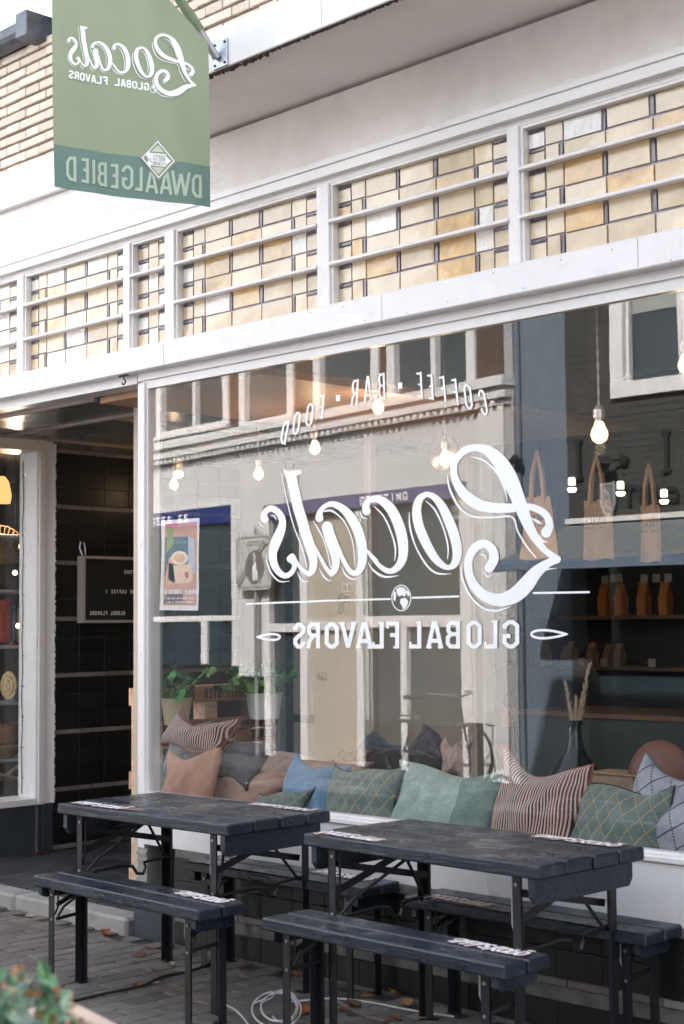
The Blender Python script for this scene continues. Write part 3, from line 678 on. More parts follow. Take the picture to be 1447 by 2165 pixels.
# letter board on the black tiles
lb = empty('letter_board', (-8.42, 6.3, 1.79), 'black letter board in a thin pale frame hung on the black tiled entrance wall', 'letter board')
MB().box(-8.44, -8.39, 5.975, 6.625, 1.585, 1.995).build('felt_panel', BLACKP, lb, True)
MB().box(-8.445, -8.375, 5.955, 5.974, 1.565, 2.015).box(-8.445, -8.375, 6.626, 6.645, 1.565, 2.015).box(-8.445, -8.375, 5.975, 6.625, 1.996, 2.015).box(-8.445, -8.375, 5.975, 6.625, 1.565, 1.584).build('frame', mat('pale_wood_frame', (.42, .36, .33), .6), lb, True)
lm = lambda x, y: Vector((-8.3885, x, y))
tx = line('GLOBAL FLAVORS', 6.31, 1.618, .0212, .026, .005, .75, True)
tx += line('SOUP & FOOD', 6.55, 1.90, .023, .024, .0045, .75, True) + line('CAKES', 6.50, 1.84, .023, .024, .0045, .75, True) + line('THIS MUST BE COFFEE )', 6.62, 1.765, .023, .024, .0045, .75, True)
flat(tx, lm, (1, 0, 0), 'letters', VINYL, lb)
hk = MB()
hk.tube([(-8.40, 5.965, 2.02), (-8.42, 5.955, 2.07), (-8.42, 5.965, 2.11)], .006, 6).tube([(-8.40, 5.99, 2.02), (-8.42, 6.0, 2.07), (-8.42, 5.99, 2.11)], .006, 6)
hk.build('hanging_clip', GALV, lb, True)

# hook under the beam
h = empty('ceiling_hook', (-6.35, 4.80, 2.79), 'small black screw hook under the white beam beside the window post', 'hook')
MB().tube([(-6.26, 4.70, 2.838), (-6.26, 4.70, 2.82), (-6.25, 4.70, 2.812), (-6.245, 4.70, 2.80), (-6.255, 4.70, 2.788), (-6.27, 4.70, 2.79), (-6.275, 4.70, 2.80)], .004, 6).tube([(-6.30, 4.70, 2.834), (-6.22, 4.70, 2.834)], .0045, 6).build('screw_hook', BLACKP, h, True)

# ------------------------------------------------------------------ neighbouring shop (left)
NS = empty('neighbour_shop', (-9.4, 5.0, 0), 'white-framed display window of the neighbouring shop over a dark plinth at far left', 'shop')
def npz(mb, name, m, parent=NS): return mb.build(name, m, parent, True)
npz(MB().bev(-8.66, -8.455, 3.5, 5.762, -.02, .385, .004), 'plinth', SLATE)
npz(MB().bev(-8.60, -8.44, 5.69, 5.768, .0, .384, .003), 'plinth_pier', SLATE)
npz(MB().box(-8.455, -8.4495, 5.640, 5.655, .0, .384), 'conduit', GALV)
jb = MB().bev(-8.664, -8.455, 5.64, 5.768, .386, 2.79, .006)
jb.bev(-8.655, -8.44, 5.655, 5.70, .386, 2.79, .003)
npz(jb, 'window_jamb', WHITE2)
npz(MB().bev(-8.69, -8.445, 3.5, 5.64, .386, .43, .004), 'window_sill', WHITE2)
npz(MB().bev(-8.69, -8.445, 3.5, 5.64, 2.70, 2.79, .004), 'window_head', WHITE2)
npz(MB().box(-8.650, -8.642, 3.5, 5.64, .43, 2.70), 'display_pane', PANE2)
npz(MB().box(-12, -8.71, 7.3, 7.4, 0, 2.85).box(-12, -11.9, 3.5, 7.3, 0, 2.85).box(-12, -8.71, 3.4, 7.4, 2.801, 2.84).box(-12, -8.69, 3.5, 7.3, -.02, .0), 'shop_room', DARKIN)
ed = MB(); random.seed(5)
for k in range(150):
    z = .39 + k * .0158; e = random.uniform(0, .007)
    ed.box(-8.455 - .02, -8.436 + e * .6, 5.764, 5.771 + e, z, z + .0158)
npz(ed, 'rough_plaster_edge', WHITE)
# fairy-light wire on the jamb
fw = empty('fairy_lights', (-8.61, 5.63, 1.5), 'dark wire of small fairy lights running down the white jamb of the left shop window', 'fairy lights')
P = [(-8.61 + .006 * math.sin(k * 1.7), 5.634, .45 + k * .1) for k in range(23)]
MB().tube(P, .0028, 5).build('wire', BLACKP, fw, True)
for k in range(11):
    z = .55 + k * .2; MB().tube([(-8.61, 5.634, z), (-8.585, 5.63, z + .004)], .003, 5).build('bulb_stem', BLACKP, fw, True)
    MB().lathe([(0, -.007), (.003, -.003), (.0035, 0), (.002, .004), (0, .005)], (-8.583, 5.63, z + .004), 8).build('bulb', emit('fairy_glow', (1, .93, .75), .25), fw, True)
# display shelves with wares (only the strip beside the jamb shows)
SGY = mat('shelf_grey', (.45, .44, .45), .5)
ds = empty('display_shelving', (-9.55, 6.1, 0), 'grey display shelving with five boards behind the left shop window', 'shelf')
for z in (.60, 1.008, 1.41, 1.81, 2.21): MB().bev(-9.80, -9.40, 5.85, 6.75, z - .022, z, .003).build('shelf', SGY, ds, True)
for y in (5.86, 6.72): MB().box(-9.79, -9.77, y, y + .02, 0, 2.6).build('upright', SGY, ds, True)
WICK = mat('wicker', (.28, .19, .10), .8, .3, 40, .6, 150)
def ware(name, label, cat, mb, m):
    o = mb.build(name, m); tag(o, label, cat); return o
f_ = MB()
for k in range(22):
    a = -.2 + k * .16; f_.tube([(-9.5, 6.02, 2.0), (-9.5, 6.02 + .26 * math.cos(a), 2.02 + .26 * abs(math.sin(a)))], .004, 5)
for r in (.08, .14, .20, .26): f_.tube([(-9.5, 6.02 + r * math.cos(PI * k / 14), 2.02 + r * math.sin(PI * k / 14)) for k in range(15)], .004, 5)
ware('wicker_fan', 'spread wicker fan standing near the top of the left shop window', 'fan', f_, WICK)
ware('wooden_bowl', 'shallow wooden bowl stack on the lowest shelf of the left shop window', 'bowl', MB().lathe([(0, 0), (.05, 0), (.09, .03), (.12, .07), (.09, .035), (.12, .09), (.115, .09), (.08, .05), (0, .02)], (-9.48, 6.06, .60), 20), WICK)
ware('woven_plate', 'round woven plate with rings leaning on the middle shelf of the left shop', 'plate', MB().lathe([(0, 0), (.04, .0), (.045, .008), (.07, .006), (.075, .014), (.10, .012), (.105, .02), (0, .02)], (-9.46, 6.06, 1.12), 24, 'y'), mat('straw_plate', (.45, .33, .18), .7, .4, 30))
ware('glass_jar', 'small blue glass jar beside the woven plate in the left shop window', 'jar', MB().lathe([(0, 0), (.03, 0), (.035, .02), (.035, .10), (.02, .12), (.02, .14), (0, .14)], (-9.42, 6.12, 1.008), 16), mat('blue_jar', (.05, .12, .18), .15))
ware('folded_cloth', 'red folded cloth hanging over the fourth shelf edge of the left shop', 'cloth', MB().bev(-9.45, -9.39, 5.99, 6.05, 1.43, 1.74, .01), mat('red_cloth', (.25, .05, .04), .9, .3, 30, .5))
ware('folded_cloth', 'blue folded cloth beside the red one in the left shop window', 'cloth', MB().bev(-9.45, -9.39, 6.06, 6.10, 1.43, 1.70, .01), mat('blue_cloth', (.06, .09, .16), .9, .3, 30, .5))
ware('folded_cloth', 'beige folded cloth right of the blue one in the left shop window', 'cloth', MB().bev(-9.45, -9.39, 6.11, 6.16, 1.43, 1.68, .01), mat('beige_cloth', (.30, .25, .18), .9, .3, 30, .5))
ware('glass_carafe', 'amber glass carafe on the fourth shelf under the folded cloths in the left shop', 'carafe', MB().lathe([(0, 0), (.035, 0), (.045, .03), (.03, .08), (.015, .11), (.02, .14), (0, .14)], (-9.46, 6.12, 1.41), 16), mat('amber_jar', (.20, .07, .03), .2))
ware('driftwood', 'pale crossed driftwood sticks at the bottom of the left shop window', 'driftwood', MB().tube([(-9.35, 5.85, .52), (-9.35, 6.15, .44)], .018).tube([(-9.38, 5.85, .40), (-9.38, 6.14, .56)], .014), mat('drift', (.35, .28, .22), .8))
ware('pampered_basket', 'brown woven basket on the second lowest shelf of the left shop window', 'basket', MB().lathe([(0, 0), (.08, 0), (.10, .08), (.11, .14), (.10, .14), (.09, .08), (0, .02)], (-9.47, 6.10, .60 + .408 - .408 + .11), 20), mat('dark_basket', (.16, .08, .05), .8, .3, 40, .6)).name = 'woven_basket'
for k, (y, z, lb_) in enumerate([(6.09, 2.12, 'small glowing bulb just under the upper shelf in the left shop'), (6.04, 1.93, 'small glowing bulb hanging below the wicker fan in the left shop'), (6.07, 1.55, 'small glowing bulb hanging in front of the folded cloths in the left shop')]):
    o = empty('glow_bulb', (-9.33, y, z), lb_, 'bulb', 'small bulbs in the left shop'); MB().lathe([(0, -.02), (.016, -.01), (.019, 0), (.012, .016), (0, .02)], (0, 0, 0), 12).build('bulb_glass', emit('shop_glow', (1, .82, .5), .9), o)
    MB().tube([(0, 0, .015), (0, 0, 2.78 - z)], .002, 5).build('cord', BLACKP, o)
o = empty('hanging_lamp', (-9.6, 6.10, 2.45), 'amber hanging lamp glowing at the top of the left shop window', 'lamp')
MB().lathe([(.0, 0), (.06, 0), (.07, .06), (.05, .16), (.02, .2), (0, .2)], (0, 0, 0), 18).build('shade', emit('amber_glow', (1, .42, .14), .3), o); MB().tube([(0, 0, .2), (0, 0, .33)], .003, 5).build('cord', BLACKP, o)
pl9 = bpy.data.lights.new('lamp_light', 'POINT'); pl9.energy = 2.5; pl9.color = (1, .72, .48); pl9.shadow_soft_size = .05; po9 = bpy.data.objects.new('lamp_light', pl9); COL.objects.link(po9); po9.parent = o; po9.location = (.18, 0, -.05)

# ------------------------------------------------------------------ cafe interior
random.seed(21)
RMF = bp(MB().box(-12, .0, 4.9, 10.0, .0, .06), 'cafe_floor', BROWNF)
WALLI = mat('interior_grey_wall', (.06, .057, .055), .8, .15, 2, .2, 30)
bp(MB().box(-11, -.5, 9.8, 9.95, .06, 3.6), 'cafe_back_wall', WALLI)
bp(MB().box(-.6, -.45, 4.9, 9.8, .06, 3.6).box(-11, -10.85, 8.23, 9.8, .06, 3.6), 'cafe_side_wall', WALLI)
bp(MB().box(-6.70, -.6, 4.87, 9.8, 3.40, 3.59).box(-11, -6.70, 8.23, 9.8, 3.40, 3.59), 'cafe_ceiling', mat('interior_ceiling', (.30, .27, .25), .8))
bp(MB().box(-6.74, -5.42, 4.90, 8.1, 2.762, 2.80), 'wood_soffit', PEACH)
bp(MB().box(-5.44, -5.40, 4.90, 9.7, 2.801, 3.40), 'soffit_side', mat('interior_ceiling', (.30, .27, .25), .8))
bp(MB().box(-6.74, -6.70, 4.90, 8.22, 2.80, 3.40), 'side_lintel', WALLI)
bp(MB().box(-4.85, -2.9, 6.8, 6.84, 2.86, 3.40), 'dark_bulkhead', DARKIN)
# window seat
ws = empty('upholstered_bench', (-4.5, 5.1, 0), 'dark upholstered bench seat running along the inside of the shop window', 'bench')
MB().bev(-6.30, -1.3, 4.86, 5.42, .46, .53, .01).build('seat', mat('seat_grey', (.09, .09, .095), .9), ws, True)
MB().box(-6.12, -1.3, 4.90, 5.38, .06, .459).build('base', DARKIN, ws, True)

def fabric(name, fn, bump=.5, bs=220, rough=.92):
    if name in MC: return MC[name]
    g = G(name); o = g.obj(); c = fn(g, o)
    n = g.noise(o, bs, 3, .6); n2 = g.noise(o, 18, 4, .6)
    c = g.mix(g.math('MULTIPLY', g.ramp(n, .35, .65), .22), c, (0.02, 0.02, 0.02))
    g.bsdf(c, rough, 0, .2, g.math('ADD', n, n2), bump, .004, **{'Sheen Weight': .3, 'Sheen Roughness': .5}); MC[name] = g.m; return g.m
def plain(col):
    return lambda g, o: g.mix(g.ramp(g.noise(o, 10, 4), .3, .7), tuple(q * .8 for q in lin(col)), tuple(q * 1.15 for q in lin(col)))
def lattice(base, line_, k=13.0, w_=.07, dash=True):
    def fn(g, o):
        s = g.sep(o); nz = g.math('MULTIPLY', g.noise(o, 6, 2), .06)
        a = g.math('ADD', g.math('MULTIPLY', s[0], k * 1.15), g.math('MULTIPLY', s[2], k * .8)); b = g.math('SUBTRACT', g.math('MULTIPLY', s[0], k * 1.15), g.math('MULTIPLY', s[2], k * .8))
        la = g.math('LESS_THAN', g.math('ABSOLUTE', g.math('SUBTRACT', g.math('FRACT', g.math('ADD', a, nz)), .5)), w_)
        lb = g.math('LESS_THAN', g.math('ABSOLUTE', g.math('SUBTRACT', g.math('FRACT', g.math('ADD', b, nz)), .5)), w_)
        d = g.math('GREATER_THAN', g.math('FRACT', g.math('MULTIPLY', s[2], 95)), .38)
        m = g.math('MAXIMUM', g.math('MULTIPLY', la, d) if dash else la, lb)
        bc = g.mix(g.ramp(g.noise(o, 14, 4), .3, .7), tuple(q * .75 for q in lin(base)), tuple(q * 1.2 for q in lin(base)))
        return g.mix(m, bc, lin(line_))
    return fn
def stripes(cols, k=55, bend=.0):
    def fn(g, o):
        s = g.sep(o); nz = g.math('MULTIPLY', g.noise(o, 5, 3), .9)
        f = g.math('FRACT', g.math('ADD', g.math('MULTIPLY', s[0], k), nz))
        f2 = g.noise(g.n('CombineXYZ', [g.math('FLOOR', g.math('ADD', g.math('MULTIPLY', s[0], k), nz)), 0, 0]).outputs[0], 3.1, 0)
        c = g.mix(g.math('GREATER_THAN', f, .55), lin(cols[0]), lin(cols[1]))
        c2 = g.mix(g.ramp(f2, .45, .5), c, g.mix(g.math('GREATER_THAN', f, .55), lin(cols[2]), lin(cols[1])))
        return c2
    return fn
def plaid(base, ln, k=12):
    def fn(g, o):
        s = g.sep(o)
        la = g.math('LESS_THAN', g.math('ABSOLUTE', g.math('SUBTRACT', g.math('FRACT', g.math('MULTIPLY', s[0], k)), .5)), .05)
        lb = g.math('LESS_THAN', g.math('ABSOLUTE', g.math('SUBTRACT', g.math('FRACT', g.math('MULTIPLY', s[2], k)), .5)), .05)
        return g.mix(g.math('MAXIMUM', la, lb), plain(base)(g, o), lin(ln))
    return fn
def twotone(a, b, x):
    return lambda g, o: g.mix(g.math('GREATER_THAN', g.sep(o)[0], x), plain(a)(g, o), plain(b)(g, o))

def pillow(label, cx, cy, cz, w_, h_, t_, m, tilt=18, roll=0, yaw=0, seed=0, cord=None, group='pillows along the window seat', sag=0.0, name='pillow'):
    rnd = random.Random(seed); N = 26; vs = []; fs = []
    ph = [rnd.uniform(0, 6) for _ in range(8)]
    def sf(u, v, sg):
        pu = 1 - .13 * (1 - v * v) ; pv_ = 1 - .13 * (1 - u * u)
        x = w_ / 2 * u * pu; z = h_ / 2 * v * pv_
        e = max(0, (1 - u * u) * (1 - v * v))
        y = t_ / 2 * e ** .42
        y *= 1 + .16 * math.sin(3.1 * u + ph[0]) * math.sin(2.7 * v + ph[1]) + .09 * math.sin(6 * u + 4 * v + ph[2]) + .05 * math.sin(11 * u - 7 * v + ph[3])
        y += .004 * math.sin(23 * u + 9 * v * u + ph[7]) * abs(v) * e ** .5 + .009 * math.sin(11 * u * (1 + v * .3) + ph[3]) * (abs(u) ** 2) * e ** .3 + .006 * math.sin(12 * v + 3 * u + ph[4]) * abs(v) * e ** .3
        z -= (sag + .018) * (1 - u * u) * (v > 0) * v + .014 * math.sin(4 * u + ph[5]) ; x += .012 * math.sin(4 * v + ph[6])
        return (x, sg * y, z)
    for sg in (-1, 1):
        for i in range(N + 1):
            for j in range(N + 1):
                u = math.sin((i / N * 2 - 1) * PI / 2 * .98) / math.sin(PI / 2 * .98); v = math.sin((j / N * 2 - 1) * PI / 2 * .98) / math.sin(PI / 2 * .98)
                vs.append(sf(u, v, sg))
    K = (N + 1) ** 2
    for i in range(N):
        for j in range(N):
            a = i * (N + 1) + j; b = a + N + 1
            fs.append((a, b, b + 1, a + 1)); fs.append((K + a, K + a + 1, K + b + 1, K + b))
    e = empty(name, (cx, cy, cz), label, 'pillow', group); e.rotation_euler = (math.radians(-tilt), math.radians(roll), math.radians(yaw))
    mb = MB(); mb.smooth = True; mb.add(vs, fs); mb.build('cover', m, e)
    if cord:
        P = []
        for k in range(97):
            q = k / 96 * 4; s_ = int(q) % 4; f = (q % 1) * 2 - 1
            if k == 96: s_, f = 3, 1
            u, v = [(f, -1), (1, f), (-f, 1), (-1, -f)][s_]
            x, y, z = sf(u, v, 0); P.append((x, y, z))
        MB().tube(P, .0055, 6).build('piping', cord, e)
    return e
F_BLUE = fabric('blue_linen', plain('#7597b5'), .9); F_TEAL = fabric('teal_weave', twotone('#a3b5ad', '#7d918a', .10), 1.0, 90); F_DIA = fabric('green_lattice', lattice('#6d7d79', '#ab9a76', 13, .045), .6)
F_STR = fabric('brown_stripe', stripes(('#3a292a', '#d8c2b8', '#743f38'), 78), .8); F_GRY = fabric('grey_lattice', lattice('#a8a8b4', '#474a56', 10, .04), .4)
F_SAL = fabric('salmon_velvet', plain('#c1917c'), .8); F_SAL2 = fabric('salmon_soft', plain('#b58f82'), .8); F_GRD = fabric('charcoal_linen', plain('#63656b'), .9); F_PLG = fabric('grey_plaid', plaid('#858b92', '#5b5f64'), .6)
F_DKB = fabric('dark_blue', plain('#35485a')); F_BLK = fabric('black_fabric', plain('#2b2a2c')); F_BRN = fabric('brown_fur', plain('#6d4f3f'), .8); F_PNK = fabric('dusty_fleece', plain('#b39a90'), 1.0, 60); F_PL2 = fabric('dark_plaid', plaid('#54525a', '#35343a', 16), .6)
CORD_D = mat('dark_cord', (.03, .04, .035), .8); CORD_G = mat('gold_cord', (.30, .24, .14), .8); CORD_R = mat('rust_cord', (.25, .10, .07), .8); CORD_GR = mat('slate_cord', (.10, .11, .13), .8)
def mid(x, y, Y): v = at(x, y, 1, Y); return v
def prow(label, px, py, Y, w_, h_, t_, m, **kw):
    v = at(px, py, 1, Y); return pillow(label, v.x, v.y, v.z, w_, h_, t_, m, **kw)
prow('soft blue ruffled linen pillow left of the green lattice pillow', 655, 1690, 5.10, .40, .40, .14, F_BLUE, tilt=20, roll=4, seed=1)
prow('green pillow with gold lattice between the blue and the teal pillows', 768, 1705, 5.02, .47, .40, .16, F_DIA, tilt=16, roll=-4, seed=2, cord=CORD_D)
prow('large teal woven pillow with a darker band on its right end', 945, 1715, 5.06, .66, .42, .18, F_TEAL, tilt=18, roll=1, seed=3)
prow('rust and cream striped pillow with corded edge right of the teal pillow', 1138, 1718, 5.03, .47, .46, .17, F_STR, tilt=12, roll=4, seed=4, cord=CORD_R, sag=.03)
prow('green pillow with gold lattice right of the striped pillow', 1308, 1757, 5.04, .46, .40, .16, F_DIA, tilt=17, roll=2, seed=5, cord=CORD_D)
prow('pale grey lattice pillow leaning at the right end of the window seat', 1425, 1750, 5.12, .48, .44, .16, F_GRY, tilt=14, roll=19, seed=6, cord=CORD_GR)
g2 = 'pillows heaped in the left window corner'
prow('salmon velvet pillow at the front of the heap in the left corner', 398, 1665, 5.02, .43, .40, .16, F_SAL, tilt=20, roll=-6, seed=7, group=g2)
prow('long dusty salmon pillow lying behind the salmon velvet pillow', 500, 1672, 5.20, .62, .34, .16, F_SAL2, tilt=35, roll=8, seed=8, group=g2)
prow('green lattice pillow squeezed against the far left of the window', 352, 1690, 5.14, .36, .36, .12, F_DIA, tilt=12, roll=24, seed=9, group=g2)
prow('low green lattice pillow in front of the heap above the first table', 590, 1722, 5.00, .40, .26, .12, F_DIA, tilt=28, roll=-8, seed=10, cord=CORD_D, group=g2)
prow('grey quilted pillow under the striped one in the left corner heap', 395, 1590, 5.22, .36, .32, .13, F_PLG, tilt=25, roll=-14, seed=11, group=g2)
prow('charcoal pillow with a sharp corner under the striped pillow', 488, 1600, 5.22, .50, .26, .15, F_GRD, tilt=38, roll=12, seed=12, cord=CORD_D, group=g2)
prow('rust and cream striped pillow bent over the top of the left heap', 425, 1548, 5.16, .50, .24, .20, F_STR, tilt=38, roll=6, seed=13, cord=CORD_R, group=g2, sag=.10)
g3 = 'pillows on the bench at the back of the cafe'
prow('dark blue pillow leaning on the back bench in the middle of the window', 820, 1598, 6.2, .46, .22, .14, F_DKB, tilt=45, roll=12, seed=14, group=g3)
prow('dark plaid pillow propped on the back bench right of the blue one', 918, 1592, 6.2, .32, .24, .12, F_PL2, tilt=20, roll=22, seed=15, group=g3)
prow('flat black cushion lying under the dark blue pillow on the back bench', 850, 1612, 6.0, .62, .16, .14, F_BLK, tilt=60, roll=4, seed=16, group=g3)
prow('brown fur cushion with one pointed corner left of the blue pillow', 745, 1612, 5.9, .26, .18, .10, F_BRN, tilt=30, roll=-4, seed=17, group=g3)
prow('dusty pink fleece cushion peeping over the teal pillow', 965, 1605, 5.8, .18, .20, .12, F_PNK, tilt=10, roll=0, seed=18, group=g3)
prow('dusty peach fleece blanket roll behind the blue pillow', 650, 1640, 5.7, .85, .26, .2, F_PNK, tilt=40, roll=2, seed=19, group=g3)
bb = empty('back_bench', (-5.6, 6.2, .06), 'low dark bench deeper inside the cafe carrying a few loose cushions', 'bench')
MB().bev(-6.6, -3.9, 5.75, 6.5, .55, .66, .01).build('seat', mat('seat_grey', (.09, .09, .095), .9), bb, True); MB().box(-6.55, -3.95, 5.8, 6.45, .06, .549).build('base', DARKIN, bb, True)
rc_ = empty('leather_cushion', tuple(at(1400, 1650, 1, 5.42)), 'round rust-brown leather cushion behind the grey lattice pillow', 'cushion')
MB().lathe([(0, -.05), (.11, -.05), (.15, -.03), (.165, 0), (.15, .03), (.11, .05), (0, .05)], (0, 0, 0), 36, 'y').build('cover', mat('rust_leather', '#6a4034', .5, .15, 8, .3, 60), rc_)
wb_ = empty('wooden_box', tuple(at(1318, 1660, 1, 5.45)), 'small plain wooden box behind the lattice pillows at right', 'box')
MB().bev(-.12, .12, -.08, .08, -.35, .045, .004).build('side', mat('box_wood', (.30, .20, .13), .7, .2, 20, .3, 60), wb_); MB().bev(-.125, .125, -.085, .085, .046, .056, .003).build('lid', mat('box_wood', (.30, .20, .13), .7), wb_)

# pallet planter in the recess
PAL = mat('pallet_pine', (.74, .46, .31), .8, .25, 9, .5, 70, rnd=.16, stretch=(4, 1, 4), dirt=.3, dcol=(.2, .1, .06), ds=7)
PAL2 = mat('stained_pallet_board', (.37, .18, .105), .75, .3, 9, .5, 70, stretch=(4, 1, 4))
INK = mat('burnt_ink', (.012, .008, .006), .8)
pa = empty('wooden_pallet', (-6.92, 5.75, .075), 'upright pine pallet with burnt-in lettering standing beside the side window', 'pallet')
PX0, PX1 = -6.985, -6.84
for z0, z1, mm in ((1.10, 1.19, PAL2), (.93, 1.00, PAL2), (.845, .92, PAL2), (.55, .64, PAL), (.30, .39, PAL), (.085, .17, PAL)):
    MB().bev(-6.862, -6.84, 5.285, 6.30, z0, z1, .003).build('front_board', mm, pa, True)
for z0, z1 in ((1.09, 1.19), (.62, .72), (.085, .18)):
    MB().bev(-6.99, -6.968, 5.285, 6.30, z0, z1, .003).build('back_board', PAL, pa, True)
for y in (5.285, 5.74, 6.20):
    MB().bev(-6.9675, -6.8625, y, y + .10, .09, 1.185, .004).build('bearer', PAL, pa, True)
MB().bev(-6.966, -6.90, 5.30, 5.36, .075, 1.21, .003).build('end_post', PAL, pa, True)
bm_ = lambda x, y: Vector((-6.8385, x, y))
flat(line('BIER  BEERZE BIER  BEERZE BIER', 6.28, 1.118, .0335, .055, .0075, .74, True, True) + line('BIER MET KARAKTER', 6.29, .945, .026, .032, .005, .74, True) + line('BEERZE', 6.28, .865, .036, .045, .007, .74, True, True), bm_, (1, 0, 0), 'burnt_lettering', INK, pa)
POTW = mat('white_ribbed_pot', (.86, .84, .82), .45, .05, 4, .1, 40)
LEAF = []
for k, c in enumerate(('#3d7345', '#559352', '#2c5843', '#7bab62')): LEAF.append(mat('leaf_%s' % ['deep', 'mid', 'dark', 'fresh'][k], c, .5, .25, 20, .2, 60))
def pot(label, y, z, r, hh, m):
    e = empty('plant_pot', (-6.74, y, z), label, 'pot', 'pots hung on the pallet'); prof = [(0, 0), (r * .8, 0), (r, hh), (r * 1.04, hh), (r * 1.04, hh + .008), (r * .9, hh + .008), (r * .88, hh - .02), (0, hh - .02)]
    vs = []; mb = MB(); n = 48; vv = []
    for rr, zz in prof:
        for k in range(n):
            a = 2 * PI * k / n; q = rr * (1 + (.02 if k % 2 and 0 < zz < hh else 0)); vv.append((q * math.cos(a), q * math.sin(a), zz))
    ff = [(i * n + k, i * n + (k + 1) % n, (i + 1) * n + (k + 1) % n, (i + 1) * n + k) for i in range(len(prof) - 1) for k in range(n)]
    mb.add(vv, ff); mb.build('pot_wall', m, e); MB().lathe([(0, 0), (r * .85, 0), (r * .85, .01), (0, .01)], (0, 0, hh - .03), 20).build('soil', mat('soil', (.03, .02, .015), .95), e)
    MB().tube([(-r * .9, 0, hh * .9), (-.09, 0, hh + .02), (-.11, 0, hh + .03)], .004, 5).build('bracket', GALV, e); return e
pot('ribbed cream pot hanging on the left part of the pallet', 5.44, .985, .085, .14, mat('cream_ribbed_pot', (.55, .47, .32), .5)).location.x = -6.93 + .18
pot('white ribbed pot hanging on the right part of the pallet', 6.10, .985, .11, .145, POTW)
pot('small white pot hanging low on the pallet behind the heap of pillows', 5.98, .70, .07, .13, POTW)
def leafmesh(r, kind=0):
    mb = MB(); n = 10
    vs = [(0, 0, 0)]; 
    for k in range(n):
        a = 2 * PI * k / n; rr = r * (1 + .12 * math.cos(5 * a)) * (1 if kind == 0 else (.45 + .55 * abs(math.cos(a * .5)) ** 1.5)); vs.append((rr * math.cos(a), rr * math.sin(a), -.18 * r * (math.cos(3 * a)) + r * .12))
    mb.smooth = True; return mb.add(vs, [(0, 1 + k, 1 + (k + 1) % n) for k in range(n)])
LM = [leafmesh(.028).mesh('leaf') for _ in range(4)]
for k in range(4): LM[k].materials.append(LEAF[k])
def plant(label, x, y, z, n, spread, hh, seed, name='potted_plant', group='plants on the pallet', big=1.0):
    r_ = random.Random(seed); e = empty(name, (x, y, z), label, 'plant', group); st = MB()
    for k in range(n):
        a = r_.uniform(0, 2 * PI); rr = spread * r_.uniform(.1, 1); dx = rr * math.cos(a) * .7; dy = rr * math.sin(a); dz = hh * r_.uniform(.25, 1) * (1 - .4 * rr / spread)
        st.tube([(dx * .1, dy * .1, 0), (dx * .5, dy * .5, dz * .7), (dx, dy, dz)], [.003, .0025, .0018], 5, False)
        o = bpy.data.objects.new('leaf', LM[r_.randrange(4)]); COL.objects.link(o); o.parent = e; o.location = (dx, dy, dz); s_ = r_.uniform(.8, 1.6) * big; o.scale = (s_, s_, s_)
        o.rotation_euler = (r_.uniform(-.9, .9), r_.uniform(.1, 1.2), r_.uniform(0, 6))
    st.build('stems', LEAF[3], e); return e
plant('sparse trailing plant in the cream pot at the left of the pallet', -6.78, 5.42, 1.11, 40, .22, .21, 1)
sp = plant('single long bare stem with a leaf tuft leaning right over the pallet', -6.82, 5.50, 1.11, 9, .05, .05, 5)
MB().tube([(0, 0, 0), (0, .12, .10), (0, .22, .17)], .005, 6).build('long_stem', LEAF[3], sp)
for k in range(5):
    o = place(LM[3], 'leaf', (-6.82, 5.71 + .015 * k, 1.27 + .012 * math.sin(k * 2)), sp, (k * 1.1, .5, k * 1.7), (.8, .8, .8))
plant('bushy green nasturtium in the white pot at the right of the pallet', -6.76, 6.08, 1.12, 80, .30, .22, 2)

# demijohn with pampas grass
dv = at(1218, 1640, 1, 5.45)
dj = empty('demijohn', (dv.x, dv.y, .53), 'dark glass demijohn bottle standing behind the striped pillow', 'bottle')
GLD = mat('dark_bottle_glass', (.006, .010, .010), .06, .1, 3, 0, 10)
MB().lathe([(0, 0), (.15, 0), (.19, .05), (.20, .16), (.17, .27), (.10, .37), (.045, .45), (.03, .50), (.028, .56), (.036, .565), (.036, .585), (.024, .585), (.022, .5), (0, .5)], (0, 0, 0), 32).build('bottle_glass', GLD, dj)
pg = empty('pampas_grass', (dv.x, dv.y, 1.05), 'beige pampas grass plumes standing in the dark demijohn', 'dried grass')
PAMP = mat('pampas_beige', (.42, .31, .22), .95, .25, 60, .8, 200)
r_ = random.Random(3)
for ti, (tx_, tz) in enumerate(((-.045, .22), (.085, .30), (.01, .15), (.055, .16))):
    mb = MB(); a = Vector((0, 0, 0)); b = Vector((tx_, 0, tz)); mb.tube([a, a.lerp(b, .5) + Vector((0, 0, .01)), b], .003, 5)
    for k in range(170):
        t = r_.uniform(.22, 1); p = a.lerp(b, t); d = (b - a).normalized() * .03 + Vector((r_.uniform(-1, 1), r_.uniform(-1, 1), r_.uniform(-.3, .4))) * .017 * (1.25 - t * .8)
        mb.add([p, p + d * .5 + Vector((.0018, 0, 0)), p + d, p + d * .5 - Vector((.0018, 0, 0))], [(0, 1, 2, 3)])
    mb.build('plume', PAMP, pg)

